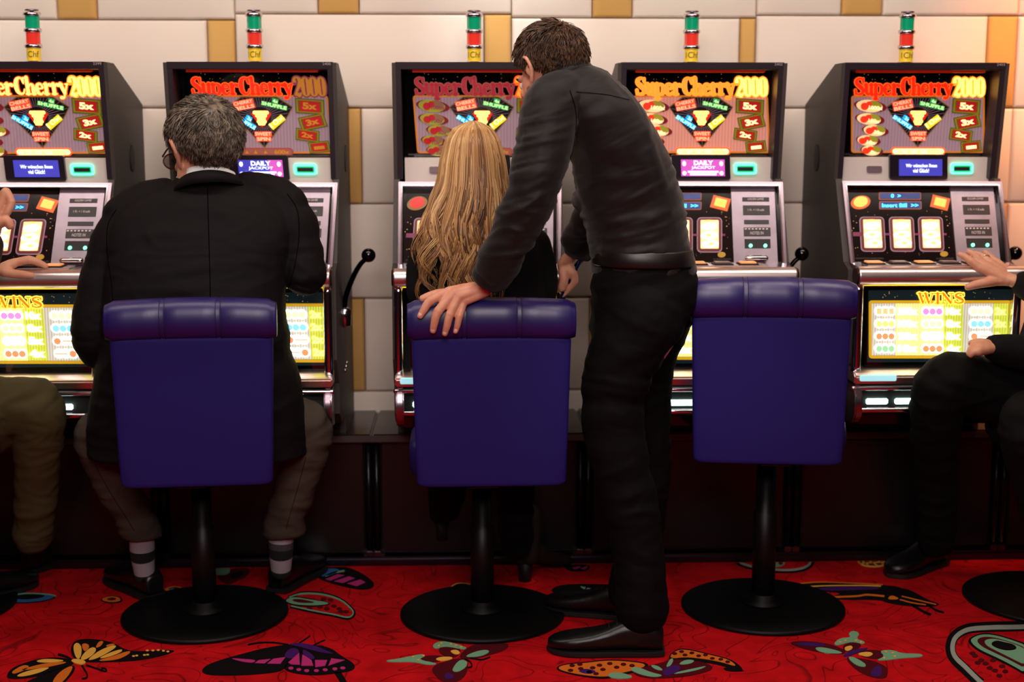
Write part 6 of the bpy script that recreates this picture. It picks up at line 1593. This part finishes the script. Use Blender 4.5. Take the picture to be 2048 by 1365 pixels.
shirt = garment('shirt', [torso, ellip(J(1172, 398, 3.68), (.035, .07, .028)), tube([J(1132, 188, 3.57), J(1108, 208, 3.53), J(1093, 270, 3.505), J(1076, 340, 3.492), J(1055, 408, 3.49), J(1014, 492, 3.515), J(988, 541, 3.552)], [.06, .068, .066, .06, .057, .049, .044], 18, 4),
                          tube([J(1180, 200, 3.74), J(1208, 235, 3.81), J(1220, 330, 3.87), J(1200, 420, 3.895), J(1160, 486, 3.925)], [.062, .064, .06, .056, .045], 18, 4)], 0.0055, M_SHIRTB, man2, lambda p: sw_(p) + sf(p), 5)
seam('yoke_seam', shirt, [(1152, 184), (1180, 186), (1215, 190), (1258, 200)], .0011, M_SEAM)
seam('armhole_seam', shirt, [(1140, 182), (1150, 215), (1152, 250), (1147, 290), (1140, 320)], .0013, M_SEAM)
strip('shirt_collar', M_SHIRTB, man2, [J(1085, 150, 3.6), J(1105, 138, 3.575), J(1140, 124, 3.575), J(1172, 122, 3.61), J(1180, 126, 3.68)], [J(1085, 178, 3.58), J(1105, 166, 3.555), J(1145, 148, 3.555), J(1182, 140, 3.6), J(1192, 142, 3.68)], 0.005)
cf = child(link('cuff', MB().shell(tube([J(1010, 506, 3.525), J(986, 544, 3.553), J(975, 561, 3.566)], [.0475, .0472, .046], 22, 3, False)).mesh('cuff', smooth=True), M_SHIRTB), man2)
for px, py, Y in ((1006, 560, 3.522), (1041, 497, 3.475)):
    p = J(px, py, Y); child(link('cuff_button', MB().shell(ellip(p, (.0055, .003, .0055), None, 12, 6)).mesh('cuff_button', smooth=True), mat('button_grey', '#8a8088', .25, .5)), cf)
def tw2(p): return 0.006 * ridged(p, 5, 5, 16, 2.7) * (1.0 if p.z > .35 else .4) + 0.0018 * ridged(p, 18, 18, 28, 5.0)
garment('trousers', [loft([sec(508, 1192, 1378, 3.67, .115), sec(540, 1188, 1386, 3.67, .122), sec(580, 1186, 1390, 3.67, .13), sec(620, 1186, 1380, 3.67, .135), sec(665, 1182, 1350, 3.67, .13)], 32, 2.4, 2),
        tube([J(1290, 630, 3.61), J(1245, 720, 3.6), J(1226, 800, 3.6), J(1232, 890, 3.595), J(1262, 1020, 3.58), J(1278, 1120, 3.57), J(1284, 1222, 3.56)], [.105, .088, .08, .074, .068, .066, .07], 20, 4),
        tube([J(1312, 625, 3.74), J(1286, 720, 3.75), J(1282, 810, 3.76), J(1288, 920, 3.77), J(1282, 1060, 3.79), J(1262, 1185, 3.8)], [.1, .082, .076, .068, .062, .064], 20, 4)], 0.007, M_TROUB, man2, tw2, 4)
bl = loft([sec(y, xl, xr, 3.67, hd) for y, xl, xr, hd in ((496, 1186, 1382, .131), (499, 1184, 1384, .134), (524, 1183, 1388, .137), (528, 1185, 1387, .134))], 40, 2.3)
child(link('belt', MB().shell(bl).mesh('belt', smooth=True), mat('belt_black', '#0e0b0b', .4)), man2)
h = FLR(1326, 1308); d = FLR(1092, 1302) - h; d.z = 0; laces(shoe(man2, h, d, .305, 1.08), h, d, .305)
h = FLR(1285, 1240); d = FLR(1130, 1222) - h; d.z = 0; laces(shoe(man2, h, d, .29, 1.05), h, d, .29)
pen = link('pen', MB().shell(tube([J(1118, 599, 3.945), J(1124, 590, 3.945), J(1166, 514, 3.925)], [.001, .0045, .0045], 10, 1)).mesh('pen', smooth=True), mat('pen_blue', '#1c2a6a', .2, .6))
tag(pen, 'thin dark blue pen held in the standing man\'s far hand', 'pen')

# ================================================================== person at the right edge
cr = core([([J(2095, 830, 3.93), J(2150, 640, 3.94), J(2185, 450, 3.95), J(2185, 400, 3.95)], [.12, .11, .11, .06]), ([J(2185, 430, 3.95), J(2150, 470, 3.84), J(2148, 585, 3.83), J(2050, 568, 3.95)], [.06, .05, .045, .028]),
           ([J(2185, 430, 3.95), J(2190, 470, 4.0), J(2085, 690, 3.85), J(2000, 694, 3.83)], [.06, .05, .042, .028]),
           ([J(2080, 820, 3.93), J(1885, 768, 3.87), J(1872, 900, 4.0), J(1874, 1085, 4.16)], [.08, .06, .05, .035]), ([J(2090, 840, 3.85), J(2050, 850, 3.62), J(2085, 980, 3.66), J(2128, 1180, 3.75)], [.08, .06, .05, .035])])
HC4 = J(2215, 280, 3.96); M4 = head_matrix(HC4, math.radians(50), math.radians(12))
rh = hand_piece((J(2044, 568, 3.955), J(2022, 560, 3.96)), [J(1957, 535, 3.965), J(1967, 529, 3.975), J(1980, 526, 3.985), J(1993, 526, 3.995)],
                [[J(1942, 523, 3.97), J(1930, 514, 3.98), J(1919, 509, 3.985)], [J(1954, 516, 3.985), J(1945, 509, 3.99), J(1937, 504, 3.995)], [J(1966, 515, 4.0), J(1956, 510, 4.005), J(1950, 507, 4.01)], [J(1984, 517, 4.01), J(1976, 510, 4.015), J(1969, 504, 4.02)]],
                [J(1990, 562, 3.955), J(1970, 566, 3.945), J(1950, 570, 3.94), J(1935, 575, 3.94)], rw=.029, voxel=0.0026)
lh = hand_piece((J(2000, 694, 3.83), J(1985, 694, 3.82)), [J(1958, 690, 3.80), J(1956, 694, 3.79), J(1955, 698, 3.78), J(1956, 703, 3.77)],
                [[J(1946, 694, 3.80), J(1940, 702, 3.8)], [J(1944, 698, 3.79), J(1938, 706, 3.79)], [J(1943, 702, 3.78), J(1938, 709, 3.78)], [J(1945, 706, 3.77), J(1941, 712, 3.77)]], [J(1970, 688, 3.82), J(1955, 686, 3.825), J(1944, 688, 3.825)], rw=.027, voxel=0.0035)
perR = body_object('person', 'person in black at the right edge with one hand on the machine buttons', [head_piece(M4, ([HC4, J(2205, 360, 3.95), J(2195, 420, 3.95)], [.05, .055, .06]), .005) + (0,), rh + (0,), lh + (0,), cr + (0,)])
face_details(M4, perR)
short_hair(M4, perR, hair_material('hair_brown', ('#1c0f08', '#5c3a1c')), 0.014, 0.03, 700, 31, .004)
garment('black_sweater', [loft([sec(860, 1990, 2200, 3.93, .15), sec(760, 2020, 2230, 3.94, .14), sec(640, 2060, 2270, 3.94, .135), sec(520, 2085, 2290, 3.945, .13), sec(450, 2095, 2285, 3.95, .12), sec(415, 2130, 2245, 3.95, .09), sec(395, 2155, 2220, 3.95, .07)], 30, 2.4, 2),
        tube([J(2150, 450, 3.88), J(2160, 520, 3.85), J(2150, 590, 3.84), J(2080, 582, 3.9), J(2050, 569, 3.95)], [.065, .058, .052, .046, .04], 16, 4), tube([J(2190, 470, 4.0), J(2150, 620, 3.9), J(2085, 700, 3.86), J(2030, 704, 3.845), J(1990, 696, 3.83)], [.065, .056, .056, .05, .04], 16, 4)], 0.009, M_TOPB, perR, kw)
garment('trousers', [ellip(J(2085, 850, 3.92), (.15, .16, .1)), tube([J(2075, 815, 3.93), J(1960, 775, 3.89), J(1892, 768, 3.87), J(1872, 830, 3.9), J(1874, 950, 4.03), J(1874, 1082, 4.16)], [.09, .083, .078, .068, .056, .052], 18, 4), tube([J(2090, 845, 3.83), J(2060, 850, 3.64), J(2066, 920, 3.63), J(2120, 1150, 3.74)], [.09, .075, .065, .052], 18, 4)], 0.008, M_TROUB, perR, tw)
h = FLR(1885, 1126); shoe(perR, h, (-.6, -.4, 0), .26, 1.1)
h = FLR(2130, 1215); shoe(perR, h, (.3, .9, 0), .27)
b = MB()
rp_ = J(1972, 517, 3.992)
child(link('finger_ring', MB().shell(tube([rp_ + Vector((.0105 * math.cos(t), -.003 * math.sin(t), .0105 * math.sin(t))) for t in [k * math.pi / 6 for k in range(13)]], [.0016] * 13, 6, 1, False)).mesh('finger_ring', smooth=True), mat('silver', '#d8d0c8', .15, 1.0)), perR)

# ================================================================== person at the left edge
cr = core([([J(-75, 840, 3.93), J(-120, 640, 3.94), J(-160, 470, 3.95), J(-165, 420, 3.95)], [.12, .11, .11, .06]), ([J(-160, 450, 3.95), J(-130, 480, 4.0), J(-70, 620, 4.0), J(-22, 546, 3.98)], [.06, .05, .042, .028]), ([J(-160, 450, 3.95), J(-130, 490, 3.86), J(-60, 600, 3.82), J(-20, 470, 3.88)], [.06, .05, .042, .028]),
           ([J(-60, 830, 3.93), J(76, 810, 3.88), J(78, 920, 3.95), J(68, 1080, 4.08)], [.08, .06, .05, .035]), ([J(-75, 850, 3.85), J(-70, 850, 3.65), J(-75, 980, 3.68), J(-80, 1180, 3.72)], [.08, .06, .05, .035])])
HC5 = J(-190, 300, 3.95); M5 = head_matrix(HC5, math.radians(-50), math.radians(12))
rh = hand_piece((J(-24, 548, 3.98), J(-4, 542, 3.975)), [J(30, 526, 3.985), J(26, 527, 4.0), J(22, 528, 4.012), J(18, 530, 4.024)],
                [[J(58, 520, 3.99), J(76, 525, 3.995), J(92, 533, 4.0)], [J(54, 521, 4.01), J(72, 526, 4.015), J(86, 531, 4.02)], [J(48, 522, 4.03), J(66, 527, 4.035), J(78, 531, 4.04)], [J(40, 524, 4.045), J(54, 528, 4.05), J(64, 531, 4.05)]],
                [J(10, 545, 3.965), J(28, 548, 3.96), J(48, 550, 3.958), J(64, 552, 3.958)], rw=.029, voxel=0.0026)
fist = hand_piece((J(-20, 478, 3.875), J(-12, 452, 3.87)), [J(12, 384, 3.86), J(10, 386, 3.88), J(8, 388, 3.895), J(6, 392, 3.91)],
                [[J(22, 404, 3.855), J(14, 426, 3.85), J(4, 436, 3.855)], [J(21, 404, 3.87), J(14, 426, 3.868), J(2, 434, 3.87)], [J(19, 404, 3.885), J(12, 424, 3.885), J(0, 432, 3.885)], [J(16, 406, 3.9), J(8, 422, 3.9), J(-2, 430, 3.9)]],
                [J(0, 446, 3.85), J(14, 442, 3.845), J(20, 452, 3.845)], rw=.029, voxel=0.0026)
perL = body_object('person', 'person in olive trousers at the left edge with a hand on the machine deck', [head_piece(M5, ([HC5, J(-180, 380, 3.95), J(-165, 440, 3.95)], [.05, .055, .06]), .005) + (0,), rh + (0,), fist + (0,), cr + (0,)])
face_details(M5, perL)
short_hair(M5, perL, hair_material('hair_brown', ('#1c0f08', '#5c3a1c')), 0.014, 0.03, 700, 41, .004)
garment('dark_jacket', [loft([sec(850, -180, 22 - 20, 3.93, .15), sec(760, -190, -12, 3.94, .14), sec(640, -210, -40, 3.94, .135), sec(520, -240, -75, 3.945, .13), sec(460, -245, -90, 3.95, .12), sec(430, -215, -110, 3.95, .09), sec(415, -195, -125, 3.95, .07)], 30, 2.4, 2),
        tube([J(-135, 470, 3.99), J(-90, 560, 4.0), J(-74, 610, 3.99), J(-48, 575, 3.985), J(-28, 551, 3.98)], [.065, .056, .05, .045, .04], 16, 4), tube([J(-125, 480, 3.9), J(-75, 560, 3.84), J(-62, 600, 3.83), J(-40, 540, 3.85), J(-22, 488, 3.872)], [.065, .056, .05, .045, .04], 16, 4)], 0.009, mat('jacket_brown', '#2a2018', .8), perL, kw)
garment('trousers', [ellip(J(-70, 850, 3.92), (.15, .16, .1)), tube([J(-60, 825, 3.92), J(20, 812, 3.89), J(74, 812, 3.88), J(76, 860, 3.91), J(74, 960, 3.99), J(66, 1075, 4.07)], [.09, .078, .072, .066, .056, .052], 18, 4), tube([J(-75, 845, 3.83), J(-70, 850, 3.66), J(-72, 920, 3.66), J(-80, 1150, 3.71)], [.09, .075, .065, .052], 18, 4)], 0.008, M_OLIVE, perL, tw)
h = FLR(50, 1150); shoe(perL, h, (.5, .8, 0), .27)
h = FLR(-90, 1215); shoe(perL, h, (.6, .7, 0), .27)
